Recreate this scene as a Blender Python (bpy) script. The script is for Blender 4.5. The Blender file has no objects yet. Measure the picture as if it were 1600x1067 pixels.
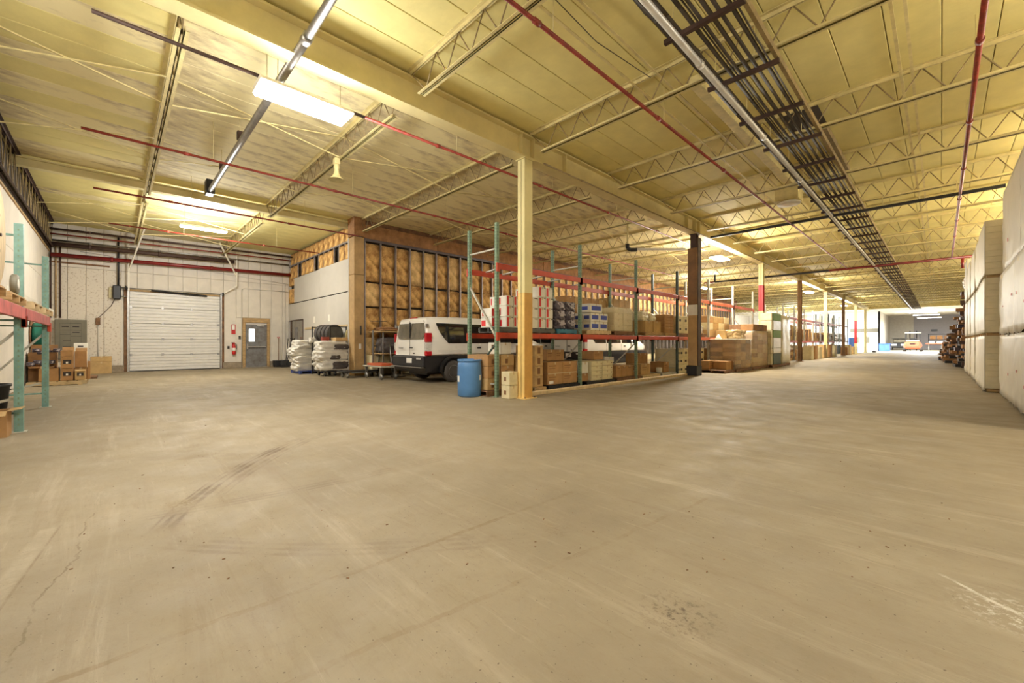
import bpy, bmesh, math, random
from mathutils import Vector, Matrix, noise
R = random.Random(7)
SC = bpy.context.scene
COL = SC.collection
PI = math.pi

# ---------------------------------------------------------------- camera, exposure, world
THETA = math.atan(670 / 645.0)
cd = bpy.data.cameras.new('camera')
cam = bpy.data.objects.new('camera', cd)
COL.objects.link(cam)
cam.location = (0, 0, 1.3)
cam.rotation_euler = (PI / 2, 0, THETA)
cd.sensor_width = 36
cd.lens = 645 / 1600 * 36
cd.shift_y = 1.5 / 1600
cd.clip_start = 0.05
cd.clip_end = 400
SC.camera = cam
SC.view_settings.view_transform = 'Standard'
SC.view_settings.look = 'None'
SC.view_settings.gamma = 1
SC.view_settings.exposure = 1.05
SC.view_settings.use_curve_mapping = False
SC.cycles.max_bounces = 10
SC.cycles.diffuse_bounces = 7
SC.cycles.glossy_bounces = 3
SC.cycles.transmission_bounces = 4
SC.cycles.caustics_reflective = False
SC.cycles.caustics_refractive = False
SC.cycles.sample_clamp_indirect = 6
W = bpy.data.worlds.new('world')
SC.world = W
W.use_nodes = True
W.node_tree.nodes['Background'].inputs[0].default_value = (0.9, 0.95, 1.0, 1)
W.node_tree.nodes['Background'].inputs[1].default_value = 1.0

def lamp(x, y, z, power, sx, sy, col=(1, .93, .80), up=0.0, name='tube_light'):   # power down, up = power all round
    l = bpy.data.lights.new(name, 'AREA')
    l.shape = 'RECTANGLE'; l.size = sx; l.size_y = sy
    l.energy = power; l.color = col
    o = bpy.data.objects.new(name, l); COL.objects.link(o)
    o.location = (x, y, z)
    if up > 0:
        p = bpy.data.lights.new(name + '_glow', 'POINT')
        p.energy = up; p.color = col; p.shadow_soft_size = 0.40
        q = bpy.data.objects.new(name + '_glow', p); COL.objects.link(q)
        q.location = (x, y, z - 0.25)

WARM = (1, .92, .76)
NEUT = (1, .97, .92)
COOL = (.90, .96, 1.0)
# x, y, length along y?, power, colour, seen fixtures first, then unseen ones added for fill
FIXTURES = [  # x, y, z, size x, size y, power down, power all round, colour, label
    (-7.2, 2.25, 5.22, .50, 1.40, 35, 240, NEUT, 'big bright strip light under the ceiling near the silver heater tube'),
    (-18.6, 2.35, 5.45, .22, 1.40, 50, 350, NEUT, 'narrow strip light hanging in front of the overhead door'),
    (-7.25, 20.6, 5.30, .50, 1.30, 180, 500, WARM, 'bright strip light past the cardboard-wrapped column'),
    (-7.25, 39.5, 5.30, .50, 1.30, 150, 560, WARM, 'strip light along the girder by the yellow column'),
    (-7.25, 56.7, 5.30, .50, 1.30, 150, 560, WARM, 'small strip light far down the girder by the last columns'),
    (-12.0, 31.0, 5.30, .40, 1.30, 120, 420, WARM, 'far strip light glimpsed behind the red-banded column'),
    (-2.2, -0.8, 5.30, .40, 1.40, 10, 42, NEUT, 'unseen fill light added over the camera position by the block wall'),  # from here on: out-of-view fixtures added as extra fill
    (1.9, 3.0, 5.30, .40, 1.40, 10, 90, NEUT, 'unseen fill light added right of the camera, nearest of the row over the stacks'),  # added out of view to light the near floor and stacks
    (-6.3, -1.3, 5.30, .40, 1.00, 20, 50, NEUT, 'unseen fill light added above the near end of the teal rack'),  # added fill, kept outside the left of the view
] + [(3.5, y, 5.40, .30, 1.40, 40 if y > 10 else 25, 215 if y > 10 else 160, WARM, 'unseen fill light added in the row over the white stacks, ' + n + ' from the camera end') for y, n in ((9.0, 'second'), (15.0, 'third'), (21.5, 'fourth'), (28.0, 'fifth'), (36.0, 'sixth'))]  # added row, hidden past the right edge, brightens the ceiling
for (x, y, z, sx, sy, pw, pa_, c, lb) in FIXTURES:
    lamp(x, y, z - 0.10, pw, sx, sy, c, up=pa_)
for (x, y, pw) in [(-1.5, 76, 1000), (-1.5, 90, 1700), (-14, 66, 1300), (-20, 78, 1300), (-11, 79, 1500)]:
    lamp(x, y, 5.05, pw, 2.6, .3, COOL, up=pw * .3)

# ---------------------------------------------------------------- materials
def mat(name, col, rough=.7, metal=0.0, var=.12, scale=3.0, bump=0.0, bscale=40.0, col2=None, thr=None, coat=0, aniso=None, alpha=None, trans=0):
    m = bpy.data.materials.new(name); m.use_nodes = True
    nt = m.node_tree; N = nt.nodes; L = nt.links
    b = N['Principled BSDF']
    b.inputs['Roughness'].default_value = rough
    b.inputs['Metallic'].default_value = metal
    if coat: b.inputs['Coat Weight'].default_value = coat
    if trans: b.inputs['Transmission Weight'].default_value = trans
    if alpha is not None: b.inputs['Alpha'].default_value = alpha
    tc = N.new('ShaderNodeTexCoord')
    src = tc.outputs['Object']
    if aniso:
        mp = N.new('ShaderNodeMapping'); mp.inputs['Scale'].default_value = aniso
        L.new(src, mp.inputs['Vector']); src = mp.outputs['Vector']
    no = N.new('ShaderNodeTexNoise'); no.inputs['Scale'].default_value = scale; no.inputs['Detail'].default_value = 6
    no.inputs['Roughness'].default_value = .62
    L.new(src, no.inputs['Vector'])
    cr = N.new('ShaderNodeValToRGB')
    c = Vector(col)
    if col2 is None:
        a = c * (1 - var * 1.6); d = c * (1 + var * .7)
    else:
        a = Vector(col2); d = c
    lo, hi = thr if thr else (.32, .68)
    cr.color_ramp.elements[0].position = lo; cr.color_ramp.elements[0].color = (*a, 1)
    cr.color_ramp.elements[1].position = hi; cr.color_ramp.elements[1].color = (*[min(1, v) for v in d], 1)
    L.new(no.outputs['Fac'], cr.inputs['Fac']); L.new(cr.outputs['Color'], b.inputs['Base Color'])
    if bump:
        n2 = N.new('ShaderNodeTexNoise'); n2.inputs['Scale'].default_value = bscale; n2.inputs['Detail'].default_value = 4
        L.new(src, n2.inputs['Vector'])
        bu = N.new('ShaderNodeBump'); bu.inputs['Strength'].default_value = bump; bu.inputs['Distance'].default_value = .02
        L.new(n2.outputs['Fac'], bu.inputs['Height']); L.new(bu.outputs['Normal'], b.inputs['Normal'])
    return m

def emis(name, col, st):
    m = bpy.data.materials.new(name); m.use_nodes = True
    b = m.node_tree.nodes['Principled BSDF']
    b.inputs['Base Color'].default_value = (*col, 1)
    b.inputs['Emission Color'].default_value = (*col, 1); b.inputs['Emission Strength'].default_value = st
    return m

M = {}
M['ceil'] = mat('ceiling_paint', (.78, .69, .29), .75, var=.10, scale=.9, bump=.15, bscale=9)
M['ceil_stain'] = mat('stained_ceiling_paint', (.82, .73, .42), .8, scale=1.6, col2=(.44, .35, .21), thr=(.36, .50), bump=.15, bscale=9, aniso=(1, .45, 1))
M['ceil_white'] = mat('white_ceiling', (.80, .76, .66), .7, var=.06)
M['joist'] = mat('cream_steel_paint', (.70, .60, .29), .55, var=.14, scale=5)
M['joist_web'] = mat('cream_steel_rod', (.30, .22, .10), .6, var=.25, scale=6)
M['girder'] = mat('cream_girder_paint', (.70, .61, .31), .5, var=.08, scale=2)
M['brown_steel'] = mat('dark_brown_steel', (.07, .035, .025), .6, var=.3)
M['red_pipe'] = mat('red_pipe_paint', (.27, .035, .02), .45, var=.3, scale=6)
M['red_pipe_main'] = mat('dark_red_pipe_paint', (.20, .012, .010), .4, var=.25, scale=4)
M['silver'] = mat('galvanised_steel', (.42, .41, .39), .42, 1.0, var=.15, scale=8)
M['conduit'] = mat('bright_conduit', (.60, .57, .50), .4, .4, var=.1, scale=6)
M['dark_cable'] = mat('dark_cable', (.055, .040, .025), .6, var=.3)
M['black'] = mat('black_paint', (.015, .014, .015), .5, var=.2)
M['black_gloss'] = mat('black_plastic', (.02, .02, .022), .3, var=.2)
M['rubber'] = mat('tyre_rubber', (.075, .066, .06), .75, var=.25, bump=.2, bscale=60)
M['white_paint'] = mat('white_wall_paint', (.70, .65, .57), .7, var=.06, scale=2.2)
M['white_dirty'] = mat('scuffed_white_panel', (.68, .62, .53), .75, scale=13, col2=(.38, .29, .20), thr=(.33, .45), bump=.1)
M['block_wall'] = mat('white_block_wall', (.68, .63, .55), .75, var=.05, scale=2)
M['drywall'] = mat('white_drywall', (.54, .51, .455), .8, var=.03, scale=1.5)
M['wood'] = mat('pine_wood', (.50, .33, .15), .7, var=.25, scale=5, aniso=(1, 1, 6))
M['wood_dark'] = mat('brown_wood', (.22, .11, .05), .75, var=.35, scale=4)
M['wood_pale'] = mat('pale_lumber', (.62, .47, .26), .7, var=.18, scale=5, aniso=(6, 1, 1))
M['header'] = mat('brown_header_board', (.36, .18, .07), .8, var=.25, scale=4)
M['post_tan'] = mat('tan_boxed_post', (.46, .30, .13), .7, var=.15, scale=2.5)
M['batt'] = mat('fibreglass_batt', (.82, .52, .19), .95, scale=4.2, col2=(.30, .13, .035), thr=(.33, .62), bump=.9, bscale=22)
M['batt2'] = mat('fibreglass_batt_pale', (.88, .62, .28), .95, scale=4.2, col2=(.46, .26, .09), thr=(.30, .60), bump=.8, bscale=22)
M['stud'] = mat('steel_stud', (.40, .36, .36), .45, .5, var=.2)
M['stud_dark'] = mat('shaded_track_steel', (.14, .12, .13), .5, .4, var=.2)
M['dark_room'] = mat('dark_backing', (.06, .045, .03), .9, var=.2)
M['concrete_base'] = mat('concrete_curb', (.33, .27, .19), .85, var=.2, scale=6)
M['door_white'] = mat('ribbed_white_steel', (.70, .68, .64), .42, var=.04, scale=4)
M['door_grey'] = mat('grey_steel_door', (.20, .20, .20), .5, scale=4, col2=(.12, .10, .09), thr=(.3, .6))
M['teal'] = mat('teal_rack_paint', (.19, .34, .29), .5, var=.16, scale=7)
M['green'] = mat('green_rack_paint', (.20, .29, .19), .5, var=.22, scale=9)
M['green_dark'] = mat('dark_green_rack_paint', (.045, .075, .06), .5, var=.22, scale=9)
M['brace'] = mat('pale_brace_steel', (.52, .50, .42), .5, .3, var=.15)
M['beam_red'] = mat('red_rack_beam', (.52, .055, .018), .45, var=.16, scale=3)
M['beam_orange'] = mat('orange_rack_beam', (.66, .14, .05), .45, var=.16, scale=3)
M['beam_faded'] = mat('faded_red_beam', (.50, .10, .09), .5, var=.25, scale=4)
M['card'] = mat('brown_cardboard', (.42, .235, .095), .85, var=.12, scale=4)
M['card2'] = mat('dark_cardboard', (.30, .155, .06), .85, var=.15, scale=4)
M['card3'] = mat('tan_cardboard', (.50, .33, .14), .85, var=.12, scale=4)
M['cream'] = mat('cream_carton', (.66, .58, .36), .8, var=.08, scale=4)
M['white_card'] = mat('white_carton', (.72, .69, .60), .75, var=.05, scale=4)
M['tape'] = mat('packing_tape', (.55, .42, .24), .35, var=.1)
M['red_print'] = mat('red_print', (.62, .03, .03), .6, var=.1)
M['blue_print'] = mat('blue_print', (.05, .08, .40), .6, var=.1)
M['black_print'] = mat('black_print', (.03, .02, .02), .6, var=.1)
M['brown_print'] = mat('brown_print', (.20, .09, .035), .7, var=.1)
M['white_label'] = mat('white_label', (.80, .78, .72), .6, var=.03)
M['purple_wrap'] = mat('dark_purple_foil_bag', (.055, .04, .055), .35, scale=6, col2=(.40, .36, .38), thr=(.40, .44))
M['drum'] = mat('blue_drum_plastic', (.075, .20, .42), .42, var=.08, scale=2)
M['van_white'] = mat('van_white_paint', (.88, .86, .80), .25, var=.02, scale=1, coat=.6)
M['glass_dark'] = mat('dark_tinted_glass', (.012, .012, .014), .06, var=.1, coat=.5)
M['glass_rear'] = mat('smoked_rear_glass', (.16, .14, .10), .08, var=.25, scale=3, coat=.5)
M['lamp_red'] = mat('red_lamp_lens', (.52, .01, .02), .2, var=.1, coat=.6)
M['lamp_clear'] = mat('clear_lamp_lens', (.62, .60, .56), .2, var=.15, scale=20, coat=.6)
M['bag'] = mat('white_plastic_bag', (.70, .67, .60), .32, var=.10, scale=4, bump=.7, bscale=7)
M['bag_dark'] = mat('dark_grey_cloth', (.085, .07, .065), .8, var=.2)
M['wrap'] = mat('clear_film_over_cartons', (.50, .37, .19), .25, scale=5, col2=(.26, .15, .06), thr=(.3, .66), bump=.8, bscale=6, coat=.5)
M['wrap_pale'] = mat('pale_stretch_wrap', (.66, .60, .42), .28, var=.12, scale=4, bump=.7, bscale=7, coat=.4)
M['wrap_clear'] = mat('clear_stretch_film', (.85, .78, .62), .16, var=.05, scale=5, bump=1.0, bscale=6, alpha=.28)
M['white_wrap'] = mat('white_pack_film', (.68, .64, .54), .48, var=.05, scale=2.2, bump=.25, bscale=5)
M['board_edge'] = mat('stacked_board_edges', (.76, .69, .50), .6, var=.08, scale=3)
M['green_board'] = mat('green_board', (.20, .32, .09), .6, var=.15, scale=6)
M['green_dk_board'] = mat('dark_green_crate', (.07, .10, .06), .6, var=.15)
M['blue_pallet'] = mat('blue_plastic', (.02, .05, .25), .5, var=.15)
M['teal_pallet'] = mat('teal_plastic', (.03, .16, .24), .5, var=.2)
M['grey_pallet'] = mat('grey_plastic', (.10, .10, .09), .6, var=.2)
M['chrome'] = mat('bright_metal', (.7, .7, .7), .2, 1, var=.05)
M['grey_box'] = mat('grey_enamel', (.17, .155, .11), .5, var=.08)
M['ext_red'] = mat('extinguisher_red', (.55, .02, .02), .3, var=.1)
M['fork_orange'] = mat('orange_machine_paint', (.78, .20, .10), .4, var=.1)
M['blue_bright'] = mat('bright_blue_plastic', (.10, .24, .75), .5, var=.1)
M['far_grey'] = mat('grey_far_wall', (.27, .25, .25), .8, var=.05)
M['far_beige'] = mat('beige_far_wall', (.40, .36, .29), .8, var=.05)
M['far_white'] = mat('white_far_wall', (.80, .78, .74), .7, var=.03)
M['col_cream'] = mat('cream_column_paint', (.68, .60, .30), .5, var=.06, scale=2)
M['col_yellow'] = mat('yellow_column_paint', (.80, .56, .20), .5, var=.10, scale=3)
M['col_shaded'] = mat('shaded_column_paint', (.62, .34, .08), .5, var=.12, scale=3)  # lower column paint again, darkened for the side in shade
M['col_red'] = mat('red_column_paint', (.50, .02, .03), .5, var=.12, scale=3)
M['col_brown'] = mat('brown_column_paint', (.24, .12, .04), .55, var=.18, scale=3)
M['hose_green'] = mat('green_hose', (.01, .17, .12), .5, var=.1)
M['glow'] = emis('lamp_glow', (1, .97, .90), 9)
M['glow_cool'] = emis('cool_lamp_glow', (.93, .97, 1), 7)
M['day'] = emis('daylit_glass', (.85, .93, 1), 1.6)

def floor_material():
    m = bpy.data.materials.new('dusty_concrete'); m.use_nodes = True
    nt = m.node_tree; N = nt.nodes; L = nt.links; b = N['Principled BSDF']
    tc = N.new('ShaderNodeTexCoord'); P = tc.outputs['Object']
    def nz(scale, detail=6, rough=.6, vec=P, dist=0):
        n = N.new('ShaderNodeTexNoise'); n.inputs['Scale'].default_value = scale
        n.inputs['Detail'].default_value = detail; n.inputs['Roughness'].default_value = rough
        n.inputs['Distortion'].default_value = dist
        L.new(vec, n.inputs['Vector']); return n.outputs['Fac']
    def mapr(v, a, b_, c=0.0, d=1.0):
        r = N.new('ShaderNodeMapRange'); r.inputs[1].default_value = a; r.inputs[2].default_value = b_
        r.inputs[3].default_value = c; r.inputs[4].default_value = d
        L.new(v, r.inputs[0]); return r.outputs[0]
    def mth(op, a, b_=None, c=None):
        n = N.new('ShaderNodeMath'); n.operation = op
        for i, v in enumerate((a, b_, c)):
            if v is None: continue
            if isinstance(v, (int, float)): n.inputs[i].default_value = v
            else: L.new(v, n.inputs[i])
        return n.outputs[0]
    def mix(col, fac, c2):
        n = N.new('ShaderNodeMix'); n.data_type = 'RGBA'
        L.new(fac, n.inputs['Factor']); L.new(col, n.inputs['A'])
        n.inputs['B'].default_value = (*c2, 1); return n.outputs['Result']
    def vmap(rotz, scale):
        mp = N.new('ShaderNodeMapping'); mp.inputs['Rotation'].default_value = (0, 0, rotz)
        mp.inputs['Scale'].default_value = scale; L.new(P, mp.inputs['Vector']); return mp.outputs['Vector']
    cr = N.new('ShaderNodeValToRGB')
    cr.color_ramp.elements[0].position = .3; cr.color_ramp.elements[0].color = (.200, .160, .100, 1)
    cr.color_ramp.elements[1].position = .7; cr.color_ramp.elements[1].color = (.305, .252, .165, 1)
    L.new(nz(.55, 8, .65), cr.inputs['Fac'])
    col = cr.outputs['Color']
    col = mix(col, mapr(nz(9, 5, .7), .5, .72, 0, .40), (.22, .17, .10))
    # sweeping dusty scuffs in two directions
    col = mix(col, mapr(nz(1.4, 7, .7, vmap(.55, (.35, 3.2, 1)), .6), .54, .68, 0, .46), (.20, .148, .085))
    col = mix(col, mapr(nz(1.2, 7, .7, vmap(-.65, (.3, 2.6, 1)), .5), .55, .70, 0, .38), (.46, .39, .285))
    col = mix(col, mapr(nz(5.0, 8, .8, vmap(.35, (.25, 3.0, 1)), .3), .57, .66, 0, .35), (.20, .15, .085))
    col = mix(col, mapr(nz(5.0, 8, .8, vmap(-.9, (.22, 3.0, 1)), .3), .58, .68, 0, .30), (.45, .38, .28))
    col = mix(col, mapr(nz(22, 6, .8), .56, .70, 0, .32), (.16, .115, .06))
    col = mix(col, mapr(nz(13, 6, .8, vmap(.5, (.4, 2.4, 1)), .4), .58, .70, 0, .35), (.155, .11, .06))
    # sparse grit
    col = mix(col, mapr(nz(55, 1, .5), .73, .76, 0, .8), (.10, .07, .04))
    sep = N.new('ShaderNodeSeparateXYZ'); L.new(P, sep.inputs[0])
    X, Y = sep.outputs[0], sep.outputs[1]
    wob = mth('MULTIPLY', mth('SUBTRACT', nz(2.2, 5), .5), .22)
    def arc(cx, cy, r, w, a0, a1, strength, tint=(.135, .09, .05), tread=14.0):
        nonlocal col
        dx = mth('SUBTRACT', X, cx); dy = mth('SUBTRACT', Y, cy)
        d = mth('SQRT', mth('ADD', mth('MULTIPLY', dx, dx), mth('MULTIPLY', dy, dy)))
        off = mth('ABSOLUTE', mth('SUBTRACT', d, r))
        band = mapr(off, w * .8, w * 1.05, 1, 0)
        ang = mth('ARCTAN2', dy, dx)
        am, ah = (a0 + a1) / 2, abs(a1 - a0) / 2
        lim = mapr(mth('ABSOLUTE', mth('SUBTRACT', ang, am)), ah * .8, ah, 1, 0)
        t = mth('SINE', mth('MULTIPLY', ang, tread * r))
        t2 = mth('SINE', mth('MULTIPLY', mth('SUBTRACT', d, r), 95.0))
        tr = mapr(mth('ADD', t, t2), -.6, 1.0, .2, 1)
        brk = mapr(nz(3.2, 5, .7), .36, .56, .15, 1)
        f = mth('MULTIPLY', mth('MULTIPLY', mth('MULTIPLY', band, lim), tr), mth('MULTIPLY', brk, strength))
        col = mix(col, f, tint)
    # tyre tracks: one dark curved pass, some faint ones
    arc(-1.7, 5.5, 5.65, .085, -2.45, -1.93, .95, tread=9)
    arc(-1.55, 5.7, 5.75, .06, -2.55, -2.05, .55, tread=9)
    arc(-14.5, 2.3, 10.6, .10, -.22, .12, .34, tread=12)
    arc(-7.0, 5.0, 5.9, .11, -.95, -.52, .34, tread=12)
    arc(-9.5, 2.8, 4.2, .10, -1.9, .1, .20, tread=16)
    arc(-9.5, 2.8, 2.6, .10, -2.9, -1.0, .20, tread=16)
    arc(-1.0, 18.0, 11.0, .10, -1.5, -.95, .22, tread=16)
    def line(x0, y0, x1, y1, w, strength, tint, wf=1.0):
        nonlocal col
        ln = math.hypot(x1 - x0, y1 - y0); ux, uy = (x1 - x0) / ln, (y1 - y0) / ln
        s = mth('ADD', mth('MULTIPLY', mth('SUBTRACT', X, x0), ux), mth('MULTIPLY', mth('SUBTRACT', Y, y0), uy))
        n_ = mth('ADD', mth('MULTIPLY', mth('SUBTRACT', X, x0), -uy), mth('MULTIPLY', mth('SUBTRACT', Y, y0), ux))
        n_ = mth('ABSOLUTE', mth('ADD', n_, mth('MULTIPLY', wob, wf)))
        f = mth('MULTIPLY', mapr(n_, w * .6, w, 1, 0), mth('MULTIPLY', mapr(s, 0, .05, 0, 1), mapr(s, ln - .05, ln, 1, 0)))
        f = mth('MULTIPLY', f, mth('MULTIPLY', mapr(nz(5, 6, .8), .40, .60, .12, 1), strength))
        col = mix(col, f, tint)
    line(-4.5, -.10, -2.55, -.34, .007, .75, (.12, .08, .035), 1.1)       # crack
    line(-4.35, -.33, -2.8, -.50, .055, .45, (.42, .36, .26), .0)     # worn paint stripe
    line(-4.35, -.275, -2.8, -.445, .008, .6, (.16, .11, .06), .0)
    line(-2.22, 2.9, -2.37, -.3, .024, .50, (.17, .11, .045), .5)      # long drag mark
    line(-1.75, .2, -1.35, 3.6, .022, .30, (.17, .11, .05), .6)
    line(-4.9, 12.4, .9, 12.9, .03, .7, (.14, .10, .055), .05)          # joint across the aisle
    line(-1.2, 9.0, -.2, 24.0, .02, .35, (.16, .12, .065), .2)
    def blot(x, y, r, strength, tint, e=3.0, lo=.5):
        nonlocal col
        dx = mth('SUBTRACT', X, x); dy = mth('SUBTRACT', Y, y)
        d = mth('SQRT', mth('ADD', mth('MULTIPLY', dx, dx), mth('MULTIPLY', dy, dy)))
        f = mth('MULTIPLY', mapr(d, r * .2, r, 1, 0), mapr(nz(26, 4, .75), lo, lo + .12, 0, 1))
        col = mix(col, mth('MULTIPLY', f, strength), tint)
    blot(-.87, 1.95, .22, .9, (.09, .06, .035), lo=.50)
    blot(-1.84, 2.2, .12, .7, (.16, .10, .04), lo=.50)
    blot(.24, 3.1, .26, .7, (.62, .58, .50), lo=.50)
    line(-.02, 3.35, .34, 3.05, .016, .8, (.60, .56, .48), .5)
    blot(-4.25, .42, .13, .7, (.15, .10, .035), lo=.44)
    blot(-5.6, 12.0, 1.0, .5, (.14, .10, .055), lo=.5)
    blot(-4.2, 11.2, .7, .5, (.14, .10, .055), lo=.52)
    L.new(col, b.inputs['Base Color'])
    L.new(mapr(nz(2.5, 5), .3, .7, .56, .85), b.inputs['Roughness'])
    bu = N.new('ShaderNodeBump'); bu.inputs['Strength'].default_value = .25; bu.inputs['Distance'].default_value = .01
    L.new(nz(30, 6, .7), bu.inputs['Height']); L.new(bu.outputs['Normal'], b.inputs['Normal'])
    return m
M['floor'] = floor_material()

# ---------------------------------------------------------------- helpers
class MB:
    def __init__(s): s.v = []; s.f = []; s.sm = []
    def add(s, vs, fs, sm=False):
        o = len(s.v); s.v += [tuple(v) for v in vs]
        for f in fs: s.f.append(tuple(i + o for i in f)); s.sm.append(sm)
        return s
    def box(s, x0, x1, y0, y1, z0, z1):
        vs = [(x0, y0, z0), (x1, y0, z0), (x1, y1, z0), (x0, y1, z0), (x0, y0, z1), (x1, y0, z1), (x1, y1, z1), (x0, y1, z1)]
        return s.add(vs, [(0, 3, 2, 1), (4, 5, 6, 7), (0, 1, 5, 4), (1, 2, 6, 5), (2, 3, 7, 6), (3, 0, 4, 7)])
    def cbox(s, x0, x1, y0, y1, z0, z1, c=.01):   # box with chamfered edges
        bm = bmesh.new()
        vs = [bm.verts.new(p) for p in [(x0, y0, z0), (x1, y0, z0), (x1, y1, z0), (x0, y1, z0), (x0, y0, z1), (x1, y0, z1), (x1, y1, z1), (x0, y1, z1)]]
        for f in [(0, 3, 2, 1), (4, 5, 6, 7), (0, 1, 5, 4), (1, 2, 6, 5), (2, 3, 7, 6), (3, 0, 4, 7)]: bm.faces.new([vs[i] for i in f])
        bmesh.ops.bevel(bm, geom=bm.edges[:], offset=c, segments=1, affect='EDGES')
        return s.frombm(bm)
    def frombm(s, bm, sm=False):
        bm.verts.index_update()
        s.add([v.co[:] for v in bm.verts], [tuple(v.index for v in f.verts) for f in bm.faces], sm)
        bm.free(); return s
    def bar(s, p, q, w, h=None, up=(0, 0, 1)):   # rectangular bar from p to q
        h = h or w; p = Vector(p); q = Vector(q); d = (q - p).normalized(); u = Vector(up)
        if abs(d.dot(u)) > .99: u = Vector((1, 0, 0))
        a = d.cross(u).normalized(); b = a.cross(d).normalized()
        vs = [e + a * (w / 2 * i) + b * (h / 2 * j) for e in (p, q) for i, j in ((-1, -1), (1, -1), (1, 1), (-1, 1))]
        return s.add(vs, [(0, 1, 2, 3), (7, 6, 5, 4), (0, 4, 5, 1), (1, 5, 6, 2), (2, 6, 7, 3), (3, 7, 4, 0)])
    def tube(s, p, q, r, n=10, r2=None):
        p = Vector(p); q = Vector(q); d = (q - p).normalized(); u = Vector((0, 0, 1))
        if abs(d.dot(u)) > .95: u = Vector((1, 0, 0))
        a = d.cross(u).normalized(); b = a.cross(d); r2 = r if r2 is None else r2
        vs = [e + (a * math.cos(2 * PI * i / n) + b * math.sin(2 * PI * i / n)) * rr for e, rr in ((p, r), (q, r2)) for i in range(n)]
        s.add(vs, [(i, i + n, (i + 1) % n + n, (i + 1) % n) for i in range(n)], True)
        o = len(s.v) - 2 * n
        s.f.append(tuple(o + i for i in range(n))); s.sm.append(False)
        s.f.append(tuple(o + n + i for i in reversed(range(n)))); s.sm.append(False)
        return s
    def path(s, pts, r, n=8):
        for a, b in zip(pts, pts[1:]): s.tube(a, b, r, n)
        return s
    def lathe(s, prof, n=24, axis='z', c=(0, 0, 0), sm=True):
        vs = []
        for (r, h) in prof:
            for i in range(n):
                t = 2 * PI * i / n; a, b = r * math.cos(t), r * math.sin(t)
                p = (a, b, h) if axis == 'z' else ((h, a, b) if axis == 'x' else (b, h, a))
                vs.append((p[0] + c[0], p[1] + c[1], p[2] + c[2]))
        fs = [(k * n + i, k * n + (i + 1) % n, (k + 1) * n + (i + 1) % n, (k + 1) * n + i) for k in range(len(prof) - 1) for i in range(n)]
        s.add(vs, fs, sm)
        o = len(s.v) - len(vs)
        if prof[0][0] > 1e-4: s.f.append(tuple(o + i for i in reversed(range(n)))); s.sm.append(False)
        if prof[-1][0] > 1e-4: s.f.append(tuple(o + (len(prof) - 1) * n + i for i in range(n))); s.sm.append(False)
        return s
    def prism(s, poly, axis, a0, a1):   # poly in the two other axes; x:(y,z) y:(x,z) z:(x,y)
        def P(p, a): return (a, p[0], p[1]) if axis == 'x' else ((p[0], a, p[1]) if axis == 'y' else (p[0], p[1], a))
        n = len(poly)
        bm = bmesh.new()
        v0 = [bm.verts.new(P(p, a0)) for p in poly]; v1 = [bm.verts.new(P(p, a1)) for p in poly]
        f0 = bm.faces.new(v0); f1 = bm.faces.new(v1[::-1])
        for i in range(n): bm.faces.new((v0[i], v1[i], v1[(i + 1) % n], v0[(i + 1) % n]))
        bmesh.ops.triangulate(bm, faces=[f0, f1]); bmesh.ops.recalc_face_normals(bm, faces=bm.faces[:])
        return s.frombm(bm)
    def build(s, name, m, parent=None, origin=None, loc=None):
        me = bpy.data.meshes.new(name)
        if origin is None:
            origin = (0, 0, 0)
            if parent is None:
                xs, ys, zs = zip(*s.v); origin = ((min(xs) + max(xs)) / 2, (min(ys) + max(ys)) / 2, min(zs))
            else: origin = ORG.get(parent.name, (0, 0, 0))

        me.from_pydata([(x - origin[0], y - origin[1], z - origin[2]) for x, y, z in s.v], [], s.f)
        me.polygons.foreach_set('use_smooth', s.sm)
        bm = bmesh.new(); bm.from_mesh(me); bmesh.ops.recalc_face_normals(bm, faces=bm.faces[:]); bm.to_mesh(me); bm.free()
        me.materials.append(M[m] if isinstance(m, str) else m)
        o = bpy.data.objects.new(name, me); COL.objects.link(o)
        if parent is None: o.location = origin
        else:
            o.parent = parent
        if loc: o.location = loc
        ORG[o.name] = origin
        return o

ORG = {}
def thing(name, label, cat, loc=(0, 0, 0), group=None, rz=0, kind=None):
    o = bpy.data.objects.new(name, None); COL.objects.link(o)
    o.location = loc; o.rotation_euler = (0, 0, rz); o.empty_display_size = .2
    if label: o['label'] = label
    if cat: o['category'] = cat
    if group: o['group'] = group
    if kind: o['kind'] = kind
    return o
def tag(o, label=None, cat=None, group=None, kind=None):
    if label: o['label'] = label
    if cat: o['category'] = cat
    if group: o['group'] = group
    if kind: o['kind'] = kind
    return o
def dup(o, loc=None, label=None, group=None, rz=None, parent=None):
    c = o.copy(); COL.objects.link(c)
    if parent is not None: c.parent = parent
    if loc is not None: c.location = loc
    if rz is not None: c.rotation_euler = (0, 0, rz)
    if label: c['label'] = label
    if group: c['group'] = group
    for ch in list(o.children): dup(ch, parent=c)
    return c
def inst(me, name, parent, loc, rot=(0, 0, 0), scale=(1, 1, 1)):
    o = bpy.data.objects.new(name, me); COL.objects.link(o); o.parent = parent
    o.location = loc; o.rotation_euler = rot; o.scale = scale; return o
def mesh_of(mb, m):
    me = bpy.data.meshes.new('piece'); me.from_pydata(mb.v, [], mb.f)
    me.polygons.foreach_set('use_smooth', mb.sm)
    bm = bmesh.new(); bm.from_mesh(me); bmesh.ops.recalc_face_normals(bm, faces=bm.faces[:]); bm.to_mesh(me); bm.free()
    me.materials.append(M[m]); return me
def soft(o, bev=.02, seg=2):
    md = o.modifiers.new('bevel', 'BEVEL'); md.width = bev; md.segments = seg; md.limit_method = 'ANGLE'; return o
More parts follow.
